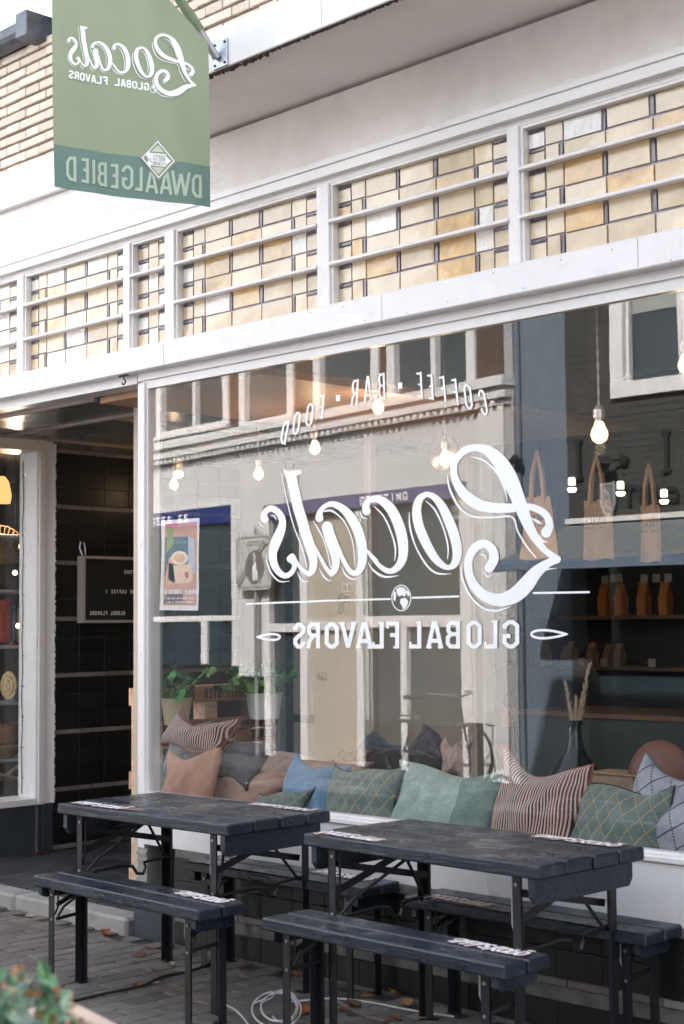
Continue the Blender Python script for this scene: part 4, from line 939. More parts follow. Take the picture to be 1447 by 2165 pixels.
# pendant bulbs
BULB = None
g = G('bulb_glass_glow'); p_ = g.obj()
lw = g.n('LayerWeight', {'Blend': .35}).outputs['Facing']
em = g.n('Emission', [(1.0, .62, .30, 1), g.math('MULTIPLY_ADD', g.math('POWER', g.math('SUBTRACT', 1.0, lw), 2.2), 1.7, .16)])
tr_ = g.n('BsdfTransparent', [(1, .93, .85, 1)]); gl_ = g.n('BsdfGlossy', {'Roughness': .03})
ms = g.n('MixShader', [.25, em.outputs[0], tr_.outputs[0]]); m2 = g.n('MixShader', [.08, ms.outputs[0], gl_.outputs[0]]); g.t.links.new(m2.outputs[0], g.out.inputs[0]); BULB = g.m
FIL = emit('filament', (1, .75, .42), 26)
SOCK = mat('lamp_socket_nickel', (.55, .50, .46), .3, .1, 30, .1, 60, metal=.7)
CORD = mat('twisted_cord', (.50, .42, .36), .8)
def pendant(label, px, py, dist, zc=3.40, s=1.0, group='bare pendant bulbs', socket=SOCK, cord=True, pw=1):
    d = CV + CR * ((px - 723.5) / CF) - CU * ((py - 1082.5) / CF); P = CP + d * dist
    e = empty('pendant_lamp', tuple(P), label, 'pendant lamp', group)
    MB().lathe([(0, -.034 * s), (.012 * s, -.033 * s), (.026 * s, -.022 * s), (.0325 * s, -.004 * s), (.030 * s, .012 * s), (.020 * s, .032 * s), (.015 * s, .046 * s), (0, .047 * s)], (0, 0, 0), 20).build('bulb', BULB, e)
    fl = MB(); fl.tube([(-.008 * s, 0, -.006 * s), (-.004 * s, .004, .012 * s), (0, 0, -.008 * s), (.004 * s, -.004, .012 * s), (.008 * s, 0, -.006 * s)], .0022 * s, 5); fl.build('filament', FIL, e)
    pl0 = bpy.data.lights.new('bulb_light', 'POINT'); pl0.energy = .7 * (pw if pw else 1); pl0.color = (1, .70, .42); pl0.shadow_soft_size = .025
    po = bpy.data.objects.new('bulb_light', pl0); COL.objects.link(po); po.parent = e; po.location = (0, 0, -.055 * s)
    MB().lathe([(0, .044 * s), (.0155 * s, .044 * s), (.0155 * s, .056 * s), (.021 * s, .058 * s), (.021 * s, .088 * s), (.017 * s, .093 * s), (.010 * s, .104 * s), (0, .105 * s)], (0, 0, 0), 18).build('socket', socket, e)
    if cord:
        H = zc - P.z; tw1 = []; tw2 = []; n = max(8, int(H / .02))
        for k in range(n + 1):
            z = .10 * s + (H - .1 * s) * k / n; a = k * 1.1; tw1.append((.0028 * math.cos(a), .0028 * math.sin(a), z)); tw2.append((-.0028 * math.cos(a), -.0028 * math.sin(a), z))
        MB().tube(tw1, .0026, 5).tube(tw2, .0026, 5).build('cord', CORD, e)
    return e
pendant('nearest glowing bulb on a twisted cord at the right of the window', 1268, 918, 6.05, s=1.12)
pendant('glowing bulb hanging left of the big lettering at the left of the window', 547, 1003, 9.2, 2.762, pw=.3)
pendant('glowing bulb on a brass socket hanging right of the leftmost cord bulb', 666, 948, 8.6, 2.762)
pendant('glowing bulb hanging just under the word BAR on the window', 800, 862, 8.0)
pendant('glowing bulb in front of the round copper mirror disc', 942, 972, 7.6)
pendant('small faint bulb far back at the left edge of the window', 368, 1025, 10.4, 2.762, pw=.2)
pendant('small bulb in a dark socket near the letters FOOD', 668, 852, 10.2, 2.77, socket=BLACKP, cord=True, pw=.3)
pendant('glowing bulb at the very right edge of the window near the dark window reflection', 1449, 772, 6.6)
md = empty('mirror_disc', tuple(at(938, 958, 1, 6.75)), 'round copper-tinted mirror disc hanging behind a bulb near the lettering', 'mirror')
MB().lathe([(0, -.012), (.10, -.012), (.115, -.006), (.118, 0), (.115, .006), (0, .006)], (0, 0, 0), 36, 'y').build('disc', mat('copper_mirror', (.30, .18, .13), .15, .2, 5, .05, 20, metal=1.0), md); MB().tube([(0, 0, .115), (0, 0, .9)], .002, 5).build('wire', BLACKP, md)
def spot(label, px, py):
    d = CV + CR * ((px - 723.5) / CF) - CU * ((py - 1082.5) / CF); P = CP + d * 10.5
    e = empty('spot_lamp', tuple(P), label, 'spot lamp', 'row of spot lamps at the back')
    MB().lathe([(0, .0), (.026, .0), (.026, .045), (.02, .055), (0, .055)], (0, 0, .03), 16).build('housing', emit('spot_glow', (1, .95, .72), .35), e)
    MB().lathe([(0, -.02), (.024, -.018), (.034, 0), (.03, .012), (0, .014)], (0, 0, 0), 16).build('bulb', emit('spot_glow2', (1, .92, .62), .7), e); MB().tube([(0, 0, .085), (0, 0, 3.4 - P.z)], .0025, 5).build('cord', BLACKP, e)
spot('left small spot lamp, above left of the middle tote bag', 1210, 1035); spot('middle small spot lamp, between the two right tote bags', 1313, 1043); spot('right small spot lamp, in front of the right tote bag', 1405, 1060)

# tote bags
def tote(label, cx, top, hy0, hy1, wt, wb, Y, col, txt=True, skew=0):
    """pixel frame of a hanging bag: handle top, body top/bottom rows, width"""
    a = at(cx, hy0, 1, Y); b = at(cx, hy1, 1, Y); t = at(cx + skew * .5, top, 1, Y); sc = (a.z - b.z) / (hy1 - hy0)
    e = empty('tote_bag', (b.x, Y, b.z), label, 'tote bag', 'tote bags hanging from a rail')
    W0 = wt * sc / .80; W1 = wb * sc / .80; H = a.z - b.z; N = 10; vs = []; fs = []
    for s_ in (-1, 1):
        for i in range(N + 1):
            for j in range(N + 1):
                u = i / N * 2 - 1; v = j / N; ww = (W1 + (W0 - W1) * v) / 2
                vs.append((u * ww, s_ * .018 * (1 - u * u) * (1 - .5 * v) + .006 * math.sin(u * 6 + v * 3), v * H + .006 * math.sin(u * 4)))
    K = (N + 1) ** 2
    for i in range(N):
        for j in range(N):
            q = i * (N + 1) + j; w__ = q + N + 1; fs += [(q, w__, w__ + 1, q + 1), (K + q, K + q + 1, K + w__ + 1, K + w__)]
    mb = MB(); mb.smooth = True; mb.add(vs, fs); m = mat('tote_canvas', (.78, .50, .33), .9, .12, 12, .3, 120, stretch=(1, 1, .3)); mb.build('bag_body', m, e)
    for s_ in (-1, 1):
        hb = MB(); pts = [(-W0 * .28, s_ * .012, H - .03), (-W0 * .2, s_ * .01, H + (t.z - a.z) * .5), (0, 0, t.z - b.z), (W0 * .2, s_ * .01, H + (t.z - a.z) * .5), (W0 * .28, s_ * .012, H - .03)]
        for k in range(4): hb.bar(pts[k], pts[k + 1], .004, .022, (1, 0, 0))
        hb.build('handle', m, e)
    flat(line('Locals'.upper(), .07, H * .62, .024, .035, .004, .8, True) + line('GLOBAL FLAVORS', .075, H * .52, .0108, .012, .0016, .8, True), lambda x, y: Vector((x, -.022, y)), n_, 'printed_lettering', INK, e, False)
    return e
tote('left tote bag seen through the big curled letter, hanging by long handles', 1140, 952, 1050, 1182, 50, 84, 7.4, None)
tote('middle tote bag with printed lettering hanging right of the big letter', 1266, 962, 1058, 1183, 54, 64, 7.8, None)
tote('right tote bag hanging near the right edge of the window', 1377, 980, 1068, 1188, 38, 42, 8.0, None)
rail = empty('hanging_rail', (-5, 7.8, 2.62), 'thin dark rail under the ceiling carrying the tote bags', 'rail')
MB().tube([(-7.0, 7.78, 2.80), (-3.5, 7.78, 2.80)], .008, 6).tube([(-6.9, 7.78, 2.8), (-6.9, 7.78, 3.4)], .005, 6).tube([(-3.6, 7.78, 2.8), (-3.6, 7.78, 3.4)], .005, 6).build('rail_tube', BLACKP, rail, True)

# shelving at the back
SHW = mat('shelf_wood', (.16, .09, .05), .7, .25, 8, .3, 60, stretch=(1, 6, 6))
bsv = empty('wall_shelving', (-6.6, 9.6, .06), 'dark wooden wall shelving with coffee bags at the back of the cafe', 'shelf')
for z in (.72, 1.21, 1.585, 2.05): MB().bev(-7.9, -3.6, 9.35, 9.75, z - .03, z, .003).build('shelf', SHW, bsv, True)
for x in (-7.9, -7.42, -5.6, -3.64): MB().bev(x, x + .14 if x == -7.42 else x + .05, 9.36, 9.74, .06, 2.5, .003).build('upright', SHW, bsv, True)
ORB = mat('orange_coffee_bag', (.62, .21, .05), .5, .2, 12, .6, 40, rnd=.1); KRB = mat('kraft_paper', (.33, .21, .12), .8, .15, 20, .3, 60, rnd=.2)
def pbag(label, px, w_, hh, z, m, grp, Y=9.45):
    v = at(px, 1300, 1, Y); e = empty('coffee_bag', (v.x, Y, z), label, 'coffee bag', grp)
    mb = MB(); mb.add([(-w_ / 2, -.04, 0), (w_ / 2, -.04, 0), (w_ / 2, .04, 0), (-w_ / 2, .04, 0), (-w_ / 2 * 1.03, -.045, hh * .5), (w_ / 2 * 1.03, -.045, hh * .5), (w_ / 2 * 1.03, .045, hh * .5), (-w_ / 2 * 1.03, .045, hh * .5), (-w_ / 2 * .96, -.01, hh * .93), (w_ / 2 * .96, -.01, hh * .93), (w_ / 2 * .96, .01, hh * .93), (-w_ / 2 * .96, .01, hh * .93)],
        [(3, 2, 1, 0)] + [(a + k, a + (k + 1) % 4, a + 4 + (k + 1) % 4, a + 4 + k) for a in (0, 4) for k in range(4)] + [(8, 9, 10, 11)])
    mb.build('pouch', m, e); MB().box(-w_ / 2 * .98, w_ / 2 * .98, -.012, .008, hh * .935, hh).build('folded_top', m, e); return e
for px, lab in ((1280, 'first slim orange coffee bag from the left on the upper shelf'), (1315, 'second slim orange coffee bag from the left on the upper shelf'), (1363, 'third slim orange coffee bag from the left on the upper shelf'), (1409, 'fourth slim orange coffee bag from the left, nearest the right edge')):
    pbag(lab, px, .07, .24, 1.585, ORB, 'orange coffee bags on the upper shelf')
k_ = 0
ORD = ['first', 'second', 'third', 'fourth', 'fifth', 'sixth', 'seventh', 'eighth', 'ninth']
for px in (1098, 1115, 1130, 1153, 1197, 1209, 1252, 1286, 1310):
    k_ += 1; pbag(ORD[k_ - 1] + ' brown paper coffee bag from the left on the lower shelf behind the slogan', px, .05, random.uniform(.14, .19), 1.21, KRB, 'brown paper bags on the lower shelf')
for px, sd in ((1092, 'left'), (1112, 'right')): pbag(sd + ' one of two brown paper bags on the upper shelf below the curled letter', px, .07, .2, 1.585, KRB, 'brown paper bags on the upper shelf')
for k, (px, z) in enumerate(((1106, 1.40), (1148, 1.21), (1200, 1.21), (1228, 1.21), (1276, 1.21), (1376, 1.21), (1282, 1.82), (1300, 1.83), (1312, 1.83), (1364, 1.82), (1390, 1.82), (1415, 1.82))):
    v = at(px, 1300, 1, 9.33); o = MB().box(-.03, .03, -.002, .002, 0, .06).build('price_card', mat('card_paper', (.40, .35, .29), .8)); o.location = (v.x, 9.33, z - (.0 if k < 6 else -.0)); o.rotation_euler[1] = random.uniform(-.1, .1)
    tag(o, 'small kraft price card standing in the shelving' if k < 6 else 'small pale card clipped above the orange coffee bags', 'card', 'price cards on the shelf' if k < 6 else 'cards above the orange bags')
ct = empty('serving_counter', (-4.4, 8.3, .06), 'dark serving counter in the back of the cafe right of the window', 'counter')
MB().box(-6.3, -2.6, 8.0, 8.6, .06, .93).build('counter_front', mat('dark_green_panel', (.018, .03, .03), .4), ct, True); MB().bev(-6.35, -2.55, 7.95, 8.65, .931, .965, .004).build('counter_top', SHW, ct, True)
for k, (px, hh, lab) in enumerate(((1137, .16, 'leftmost small dark bottle on the side shelf'), (1147, .20, 'middle small dark bottle on the side shelf'), (1157, .18, 'third small dark bottle on the side shelf'))):
    v = at(px, 1548, 1, 8.6); e = empty('small_bottle', tuple(v), lab, 'bottle', 'small bottles on the side shelf')
    MB().lathe([(0, 0), (.025, 0), (.027, .02), (.027, hh * .6), (.01, hh * .8), (.01, hh), (0, hh)], (0, 0, 0), 12).build('bottle_glass', GLD, e); MB().lathe([(0, hh * .15), (.0285, hh * .15), (.0285, hh * .4), (0, hh * .4)], (0, 0, 0), 12).build('paper_label', VINYL, e)
v = at(1148, 1549, 1, 8.6); MB_ = MB().bev(v.x - .22, v.x + .3, 8.45, 8.75, v.z - .03, v.z, .003); o = MB_.build('side_shelf', SHW); tag(o, 'short wooden shelf carrying three small dark bottles', 'shelf')
# fire extinguisher
v = at(1045, 1550, 1, 8.25)
fe = empty('fire_extinguisher', (v.x + .04, 8.35, .52), 'red fire extinguisher hanging beside the white door post', 'extinguisher')
RED = mat('extinguisher_red', (.42, .03, .02), .3, .05, 5, .05, 20)
MB().lathe([(0, 0), (.07, 0), (.08, .02), (.08, .36), (.06, .42), (.03, .45), (0, .45)], (0, 0, 0), 24).build('cylinder', RED, fe); MB().lathe([(0, .18), (.0815, .18), (.0815, .30), (0, .30)], (0, 0, 0), 24).build('label_band', mat('label_black', (.05, .05, .05), .5), fe)
MB().tube([(0, 0, .45), (0, 0, .50)], .015).bar((-.02, 0, .50), (.08, -.02, .54), .02, .012).build('valve', BLACKP, fe); MB().tube([(0, -.03, .47), (.07, -.05, .42), (.10, -.05, .25), (.09, -.05, .12)], .011).build('hose', BLACKP, fe)

# ------------------------------------------------------------------ across the street (seen as reflections)
random.seed(31)
OPW = mat('opposite_render', (.60, .60, .61), .8, .05, 2, .2, 30, dirt=.15, dcol=(.4, .36, .33))
OPT = mat('opposite_trim', (.70, .70, .71), .5, .03, 2, .05, 30)
OBR = mat('opposite_brick', (.085, .06, .052), .9, .3, 40, .6, 60, stretch=(1, 1, 3))
OGL = mat('opposite_window_glass', (.035, .055, .07), .05, .2, 2, .02, 3, spec=1.0)
ODK = mat('opposite_shop_dark', (.018, .019, .022), .35, .3, 2, .1, 20)
BLUE = mat('blue_sign_band', (.02, .035, .16), .5); PURP = mat('violet_sign_band', (.12, .11, .22), .5)
OH = empty('opposite_house', (-9.2, -2.0, 0), 'cream rendered house with tall white windows reflected in the left of the glass', 'house', rz=math.radians(8))
def oh(mb, name, m, parent=OH):
    o = mb.build(name, m, parent)
    return o
def wallgrid(x0, x1, z0, z1, holes, y0, y1):
    mb = MB(); xs = sorted({x0, x1} | {q for h in holes for q in h[:2]}); zs = sorted({z0, z1} | {q for h in holes for q in h[2:]})
    for a, b in zip(xs, xs[1:]):
        for c, d in zip(zs, zs[1:]):
            if any(h[0] <= (a + b) / 2 <= h[1] and h[2] <= (c + d) / 2 <= h[3] for h in holes): continue
            mb.box(a, b, y0, y1, c, d)
    return mb
# holes in local x = -u
lowh = [(-7.6, -4.80, 0, 3.07), (-4.24, -.60, .0, 2.95)]
oh(wallgrid(-12, 0, 0, 3.70, lowh, -.3, 0), 'ground_floor_wall', OPW)
uph = [(-6.75, -5.0, 3.99, 5.1), (-4.75, -3.6, 3.9, 5.1), (-3.2, -2.0, 3.86, 5.1), (-1.85, -.45, 3.86, 5.1)]
oh(wallgrid(-12, 0, 3.701, 5.3, uph, -.3, -.02), 'upper_wall', OBR)
oh(MB().box(-12, .1, 0.001, .12, 3.72, 3.83).box(-12, .12, .001, .17, 3.831, 3.93).box(-12, .08, .001, .06, 3.66, 3.7199), 'cornice', OPT)
dn = MB()
for k in range(110): dn.box(-11.9 + k * .108, -11.9 + k * .108 + .055, .0605, .10, 3.655, 3.715)
for a, b in ((-12, -7.6), (-4.80, -4.24), (-.60, .01)): oh(MB().box(a, b, .001, .03, 0, .92 if b < -4 else .55), 'added_dark_strip', ODK)  # dark strips added to keep the foot of the facade's reflection dark
q = oh(dn, 'dentil_course', OPT); q['kind'] = 'stuff'
oh(MB().box(-.36, .0, .001, .05, 0, 3.65), 'corner_pilaster', OPT)
for a, b, c, d in uph:
    fm = MB()
    fm.box(a, a + .13, -.10, .01, c, d).box(b - .13, b, -.10, .01, c, d).box(a + .13, b - .13, -.10, .01, c, c + .10).box(a + .13, b - .13, -.10, .01, d - .1, d)
    if b - a > 1.3: fm.box((a + b) / 2 + .02, (a + b) / 2 + .09, -.10, .0, c + .1, d - .1)
    fm.box(a, b, .0101, .06, c - .001, c + .04)
    f = oh(fm, 'window', OPT); MB().box(a + .13, b - .13, -.08, -.07, c + .1, d - .1).build('pane', OGL, f)
    MB().box(a + .2, a + .45, -.2, -.14, c + .12, d - .2).build('curtain', mat('grey_curtain', (.20, .22, .24), .9), f)
oh(MB().box(-12, -.3, -2, -1.2, 0, 5.3), 'dark_room', DARKIN)
# left shop front
s1 = oh(MB().box(-4.92, -4.80, -.1, .02, .3, 3.07).box(-7.6, -4.92, -.1, .02, 3.02, 3.07).box(-7.6, -4.92, -.06, .0, 1.585, 1.655).box(-5.66, -5.52, -.06, .0, 1.05, 1.584), 'shop_front', OPT)
oh(MB().box(-7.6, -4.79, -.098, .024, .0, 1.04), 'dark_riser_panel', ODK)  # dark panel added so no bright band reflects low in the glass
MB().box(-7.6, -4.92, -.05, -.03, .36, 3.01).build('shop_glass', OGL, s1)
MB().box(-7.6, -4.925, .001, .03, 2.80, 3.015).build('sign_band', BLUE, s1)
flat(line('GEESJES', -6.85, 2.86, .135, .10, .02, .8), lambda x, y: Vector((x, .0315, y)), (0, 1, 0), 'sign_lettering', VINYL, s1, False)
# right shop front: violet band, doors and panes
s2 = oh(MB().box(-4.24, -4.12, -.12, .0, 0, 2.80).box(-3.50, -3.36, -.12, .0, 0, 2.80).box(-2.45, -2.33, -.12, .0, 0, 2.80).box(-.72, -.60, -.12, .0, 0, 2.80).box(-4.12, -3.50, -.12, -.01, 1.45, 1.55).box(-3.36, -2.45, -.12, -.01, 1.47, 1.57).box(-2.33, -.72, -.12, -.01, 1.50, 1.62).box(-1.7, -1.6, -.11, -.015, 0, 1.499), 'shop_front', OPT)
MB().box(-3.46, -.60, -.10, .04, 2.80, 2.955).box(-4.24, -3.461, -.10, .0, 2.80, 2.955).build('sign_band', PURP, s2)
flat(line('GREETING', -2.30, 2.83, .105, .085, .018, .8), lambda x, y: Vector((x, .0415, y)), (0, 1, 0), 'sign_lettering', VINYL, s2, False)
MB().box(-4.12, -3.50, -.08, -.07, 0, 2.80).box(-2.33, -.72, -.08, -.07, .5, 2.80).build('shop_glass', OGL, s2)
MB().box(-3.36, -2.45, -.08, -.07, 0, 2.80).build('cream_door', mat('opposite_cream_door', (.42, .37, .31), .6), s2)
MB().box(-2.33, -.72, -.10, -.02, 0, .499).build('dark_riser_panel', ODK, s2)  # dark colour lets the bicycle's reflection blend in
# road sign: end of pedestrian zone
zs = empty('zone_sign', (0, 0, 0), 'white rounded traffic sign with a crossed-out walking figure, reflected left of the lettering', 'traffic sign'); zs.location = OH.location; zs.rotation_euler = OH.rotation_euler
def rrect(x0, x1, z0, z1, r, n=5):
    P = []
    for cx, cz, a0 in ((x1 - r, z1 - r, 0), (x0 + r, z1 - r, 90), (x0 + r, z0 + r, 180), (x1 - r, z0 + r, 270)):
        for k in range(n + 1): a = math.radians(a0 + 90 * k / n); P.append((cx + r * math.cos(a), cz + r * math.sin(a)))
    return P
SG = mat('sign_grey', (.17, .16, .16), .5)
MB().prism(rrect(-4.66, -3.92, 1.95, 2.60, .06), .10, .12).build('sign_plate', mat('sign_white', (.50, .49, .49), .45), zs)
bd = rrect(-4.63, -3.95, 1.98, 2.57, .05)
flat(ribbon([(x, y, .014) for x, y in bd + [bd[0]]], False, False, True) + line('ZONE', -4.42, 2.47, .075, .055, .011, .8), lambda x, y: Vector((x, .1215, y)), (0, 1, 0), 'sign_border', SG, zs, False)
MB().lathe([(0, 0), (.20, 0), (.20, .004), (0, .004)], (-4.24, .121, 2.22), 30, 'y').build('disc', SG, zs)
ped = [([(-4.27, 2.06), (-4.23, 2.06), (-4.24, 2.2), (-4.20, 2.06), (-4.17, 2.07), (-4.21, 2.24), (-4.22, 2.32), (-4.27, 2.32), (-4.29, 2.2)], [tuple(range(9))]), ([(-4.245 + .03 * math.cos(k), 2.355 + .03 * math.sin(k)) for k in [2 * PI * q / 12 for q in range(12)]], [tuple(range(12))])]
flat(ped, lambda x, y: Vector((x, .1265, y)), (0, 1, 0), 'walking_figure', VINYL, zs, False)
flat(ribbon([(-4.60, 2.0, .03), (-3.98, 2.5, .03)], False, False) + ribbon([(-4.62, 2.05, .012), (-4.03, 2.53, .012)], False, False), lambda x, y: Vector((x, .128, y)), (0, 1, 0), 'end_stripes', SG, zs, False)
MB().tube([(-4.29, .075, 0), (-4.29, .075, 2.68)], .025, 10).build('post', GALV, zs)
# grey house
GH = empty('grey_house', (-8.8, -2.1, 0), 'narrow blue-grey house front reflected right of the big letter', 'house')
GB = mat('blue_grey_render_shaded', (.13, .17, .22), .85, .06, 1.5, .2, 30)  # shade on this front is put into the dark blue-grey colour
MB().box(-9.19, -8.48, -2.3, -2.01, 0, 5.5).build('front_wall', GB, GH, True); MB().box(-9.195, -9.09, -2.008, -1.97, 0, 5.5).build('corner_strip', mat('pale_grey_strip', (.33, .34, .36), .7), GH, True)
MB().lathe([(0, 0), (.05, 0), (.06, .04), (.02, .09), (0, .09)], (-9.03, -1.90, 3.05), 14).bar((-9.03, -2.01, 3.10), (-9.03, -1.90, 3.10), .02, .02).build('wall_lamp', BLACKP, GH, True)
MB().tube([(-9.05, -1.985, 0), (-9.05, -1.985, 5.5)], .03).build('downpipe', GB, GH, True)
# dark brick house with awning
DH = empty('dark_brick_house', (-6.5, -2.1, 0), 'dark brick house with a white window, reflected at the right of the glass', 'house')
DBR = mat('dark_brick_shaded', (.050, .052, .052), .8, .2, 5, .6, 50, stretch=(1, 1, 3))  # the brick's dark colour also holds the shade on this front
hl = [(-7.86, -7.16, 3.66, 5.1), (-6.2, -5.4, 3.66, 5.1), (-8.3, 1.0, 0.0, 2.30)]
wallgrid(-8.479, 3.2, 0, 5.5, hl, -2.3, -2.0).build('front_wall', DBR, DH, True)
cs = MB()
for k in range(50): cs.box(-8.479, 3.2, -2.0, -1.9955, 2.46 + k * .06, 2.46 + k * .06 + .045) if 2.46 + k * .06 < 3.60 or 2.46 + k * .06 > 5.3 else cs.box(-8.479, -7.9, -2.0, -1.9955, 2.46 + k * .06, 2.46 + k * .06 + .045)
cs.build('brick_courses', DBR, DH, True)['kind'] = 'stuff'
for a, b, c, d in hl[:2]:
    fm = MB(); fm.bev(a - .09, a + .05, -2.08, -1.95, c - .09, d, .004); fm.bev(b - .05, b + .09, -2.08, -1.95, c - .09, d, .004); fm.bev(a + .05, b - .05, -2.08, -1.95, c - .09, c + .05, .004)
    fm.box(a + .06, a + .09, -2.1, -2.0, c + .05, d).box(b - .09, b - .06, -2.1, -2.0, c + .05, d)
    f = fm.build('window', mat('bright_window_white', (.82, .81, .83), .4), DH, True); MB().box(a, b, -2.07, -2.06, c, d).build('pane', OGL, f, True); MB().box(a + .1, b - .1, -2.059, -2.05, 4.34, 5.1).build('roller_blind', mat('blind_grey', (.35, .37, .36), .8), f, True)
for x in (-8.34, -7.39):
    MB().tube([(x, -1.98, 2.86), (x + .01, -1.97, 3.03), (x, -1.98, 3.22)], .022, 6).box(x - .045, x + .045, -1.995, -1.965, 3.20, 3.225).box(x - .045, x + .045, -1.995, -1.965, 2.855, 2.88).build('wall_anchor', BLACKP, DH, True)
MB().bar((-8.04, -1.9, 2.93), (-7.92, -1.8, 3.0), .10, .07).tube([(-7.95, -1.85, 3.0), (-7.86, -1.95, 3.01), (-7.83, -1.99, 3.0)], .012).lathe([(0, -.02), (.045, -.02), (.045, .02), (0, .02)], (-7.83, -1.97, 3.0), 14, 'y').build('flood_lamp', BLACKP, DH, True)
def shout(t, x0, y0, wds, h, wd):
    out = []; x = x0
    for ch, w_ in zip(t, wds): out += letter(ch.upper(), lambda a, b, x=x, w_=w_, hh=(h if ch.isupper() or ch in 'h' else h * .7): (x + a * w_ * .9, y0 + b * hh), wd, True); x += w_
    return out
o = flat(shout('Theo', -7.85, 2.60, (.17, .14, .14, .16), .17, .035), lambda x, y: Vector((x, -1.955, y)), (0, 1, 0), 'shop_lettering', BLACKP, DH)
sh = [(-8.10, 2.82), (-7.92, 2.82), (-7.92, 2.62), (-7.95, 2.53), (-8.01, 2.48), (-8.07, 2.53), (-8.10, 2.62)]
MB().prism(sh, -1.98, -1.96).build('shield_sign', mat('shield_grey', (.16, .17, .19), .5), DH, True)
flat(ribbon([(x, y, .014) for x, y in [(-8.08, 2.80), (-7.94, 2.80), (-7.94, 2.62), (-7.97, 2.55), (-8.01, 2.51), (-8.05, 2.55), (-8.08, 2.62), (-8.08, 2.80)]], False, False, True) + ribbon([(-8.05, 2.75, .02), (-7.99, 2.68, .02), (-8.04, 2.62, .02), (-7.98, 2.57, .02)]), lambda x, y: Vector((x, -1.958, y)), (0, 1, 0), 'shield_emblem', mat('shield_pale', (.4, .41, .43), .5), DH)
MB().box(-8.3, 1.0, -4.2, -4.0, 0, 2.4).build('dark_shop_interior', ODK, DH, True); MB().box(-8.3, 1.0, -2.2, -2.19, 0, 2.3).build('shop_glass', OGL, DH, True)
aw = empty('awning', (-6.5, -1.6, 2.2), 'grey and ochre striped awning with a blue-grey valance reflected at right', 'awning')
def awn():
    g = G('awning_stripes'); s = g.sep(g.pos()); f = g.math('FRACT', g.math('MULTIPLY', s[0], 5.0))
    c = g.mix(g.math('LESS_THAN', f, .28), (.15, .18, .22), (.235, .225, .17)); g.bsdf(c, .85, 0, .2, g.noise(g.pos(), 80), .3); return g.m
AWM = awn(); VAL = mat('awning_valance', (.15, .20, .28), .6)
av = [(-8.45, -1.99, 2.45), (3.0, -1.99, 2.45), (3.0, -1.05, 2.08), (-8.60, -1.05, 2.08)]
MB().add(av + [(x, y, z - .012) for x, y, z in av], [(3, 2, 1, 0), (4, 5, 6, 7), (0, 1, 5, 4), (1, 2, 6, 5), (2, 3, 7, 6), (3, 0, 4, 7)]).build('awning_cloth', AWM, aw, True)
MB().bev(-8.60, 3.0, -1.05, -1.0, 1.99, 2.085, .004).build('front_bar', VAL, aw, True); MB().box(-8.48, 3.0, -1.998, -1.93, 2.451, 2.50).build('awning_case', OPT, aw, True)
# bicycle parked across the street
BK = mat('bicycle_black', (.03, .033, .036), .5); bk = empty('bicycle', (-9.6, -1.35, 0), 'black city bicycle parked against the opposite kerb, reflected low in the glass', 'bicycle', rz=math.radians(6)); bk.scale = (.86, .86, .86)
for x in (-.53, .53):
    w_ = MB().tube([(x + .34 * math.cos(a), 0, .35 + .34 * math.sin(a)) for a in [2 * PI * k / 32 for k in range(33)]], .018, 6).build('wheel', BK, bk)
    sp_ = MB()
    for k in range(14): a = 2 * PI * k / 14; sp_.tube([(x, .02 * (-1) ** k, .35), (x + .33 * math.cos(a), 0, .35 + .33 * math.sin(a))], .0018, 4)
    sp_.build('spokes', GALV, w_)
MB().tube([(-.53, 0, .35), (-.35, 0, .85), (.05, 0, .30), (-.53, 0, .35)], .014).tube([(.05, 0, .30), (.40, 0, .88)], .016).tube([(-.35, 0, .85), (.40, 0, .80)], .016).tube([(.53, 0, .35), (.42, 0, .75), (.38, 0, .98)], .015).build('frame', BK, bk)
MB().tube([(.38, 0, .98), (.30, -.28, 1.02), (.18, -.28, 1.03)], .012).tube([(.38, 0, .98), (.30, .28, 1.02), (.18, .28, 1.03)], .012).build('handlebar', GALV, bk)
MB().tube([(-.35, 0, .85), (-.37, 0, .94)], .014).bev(-.48, -.24, -.07, .07, .94, .985, .015).build('saddle', BK, bk)
MB().bar((-.75, 0, .74), (-.30, 0, .76), .13, .012).build('luggage_rack', BK, bk)

# ------------------------------------------------------------------ beer-garden tables and benches
random.seed(41)
def wood():
    g = G('stained_wood_sky_tint'); o = g.pos(); ob = g.n('ObjectInfo').outputs['Random']
    n = g.noise(o, 10, 6, .65, (.5, 5, 5)); n2 = g.noise(o, 2.0, 4); n3 = g.noise(o, 70, 4, .6, (.12, 1, 1))
    c = g.mix(g.ramp(n, .3, .75), (.005, .008, .014), (.013, .022, .040)); c = g.mix(g.math('MULTIPLY', g.ramp(n3, .56, .70), .6), c, (.050, .062, .088))  # blue in the dark stain stands for the sky's reflection
    c = g.mix(g.math('MULTIPLY', g.ramp(g.noise(o, 9, 9, .8), .64, .67), .55), c, (.10, .12, .15))  # pale patches, tinted blue to paint the sky sheen on the tops
    f = g.math('MULTIPLY_ADD', ob, .4, .8); c = g.mix(1.0, c, g.n('CombineColor', [f, f, f]).outputs[0], 'MULTIPLY')
    r = g.math('MULTIPLY_ADD', g.ramp(g.noise(o, 5, 7, .7), .4, .62), .34, .20)
    g.bsdf(c, r, 0, .55, g.math('ADD', n3, g.math('MULTIPLY', n, .6)), .6, .004); return g.m
WD = wood(); MET = mat('black_table_metal', (.008, .010, .013), .45, .2, 8, .15, 60, dirt=.2, dcol=(.06, .035, .02), ds=14); SCR = mat('bolt_head', (.35, .36, .38), .35, .1, 20, .1, 60, metal=.8)
PNT = mat('white_brush_paint', (.90, .87, .88), .6, .05, 20, .2, 60); PNR = mat('red_paint_edge', (.35, .09, .08), .6)
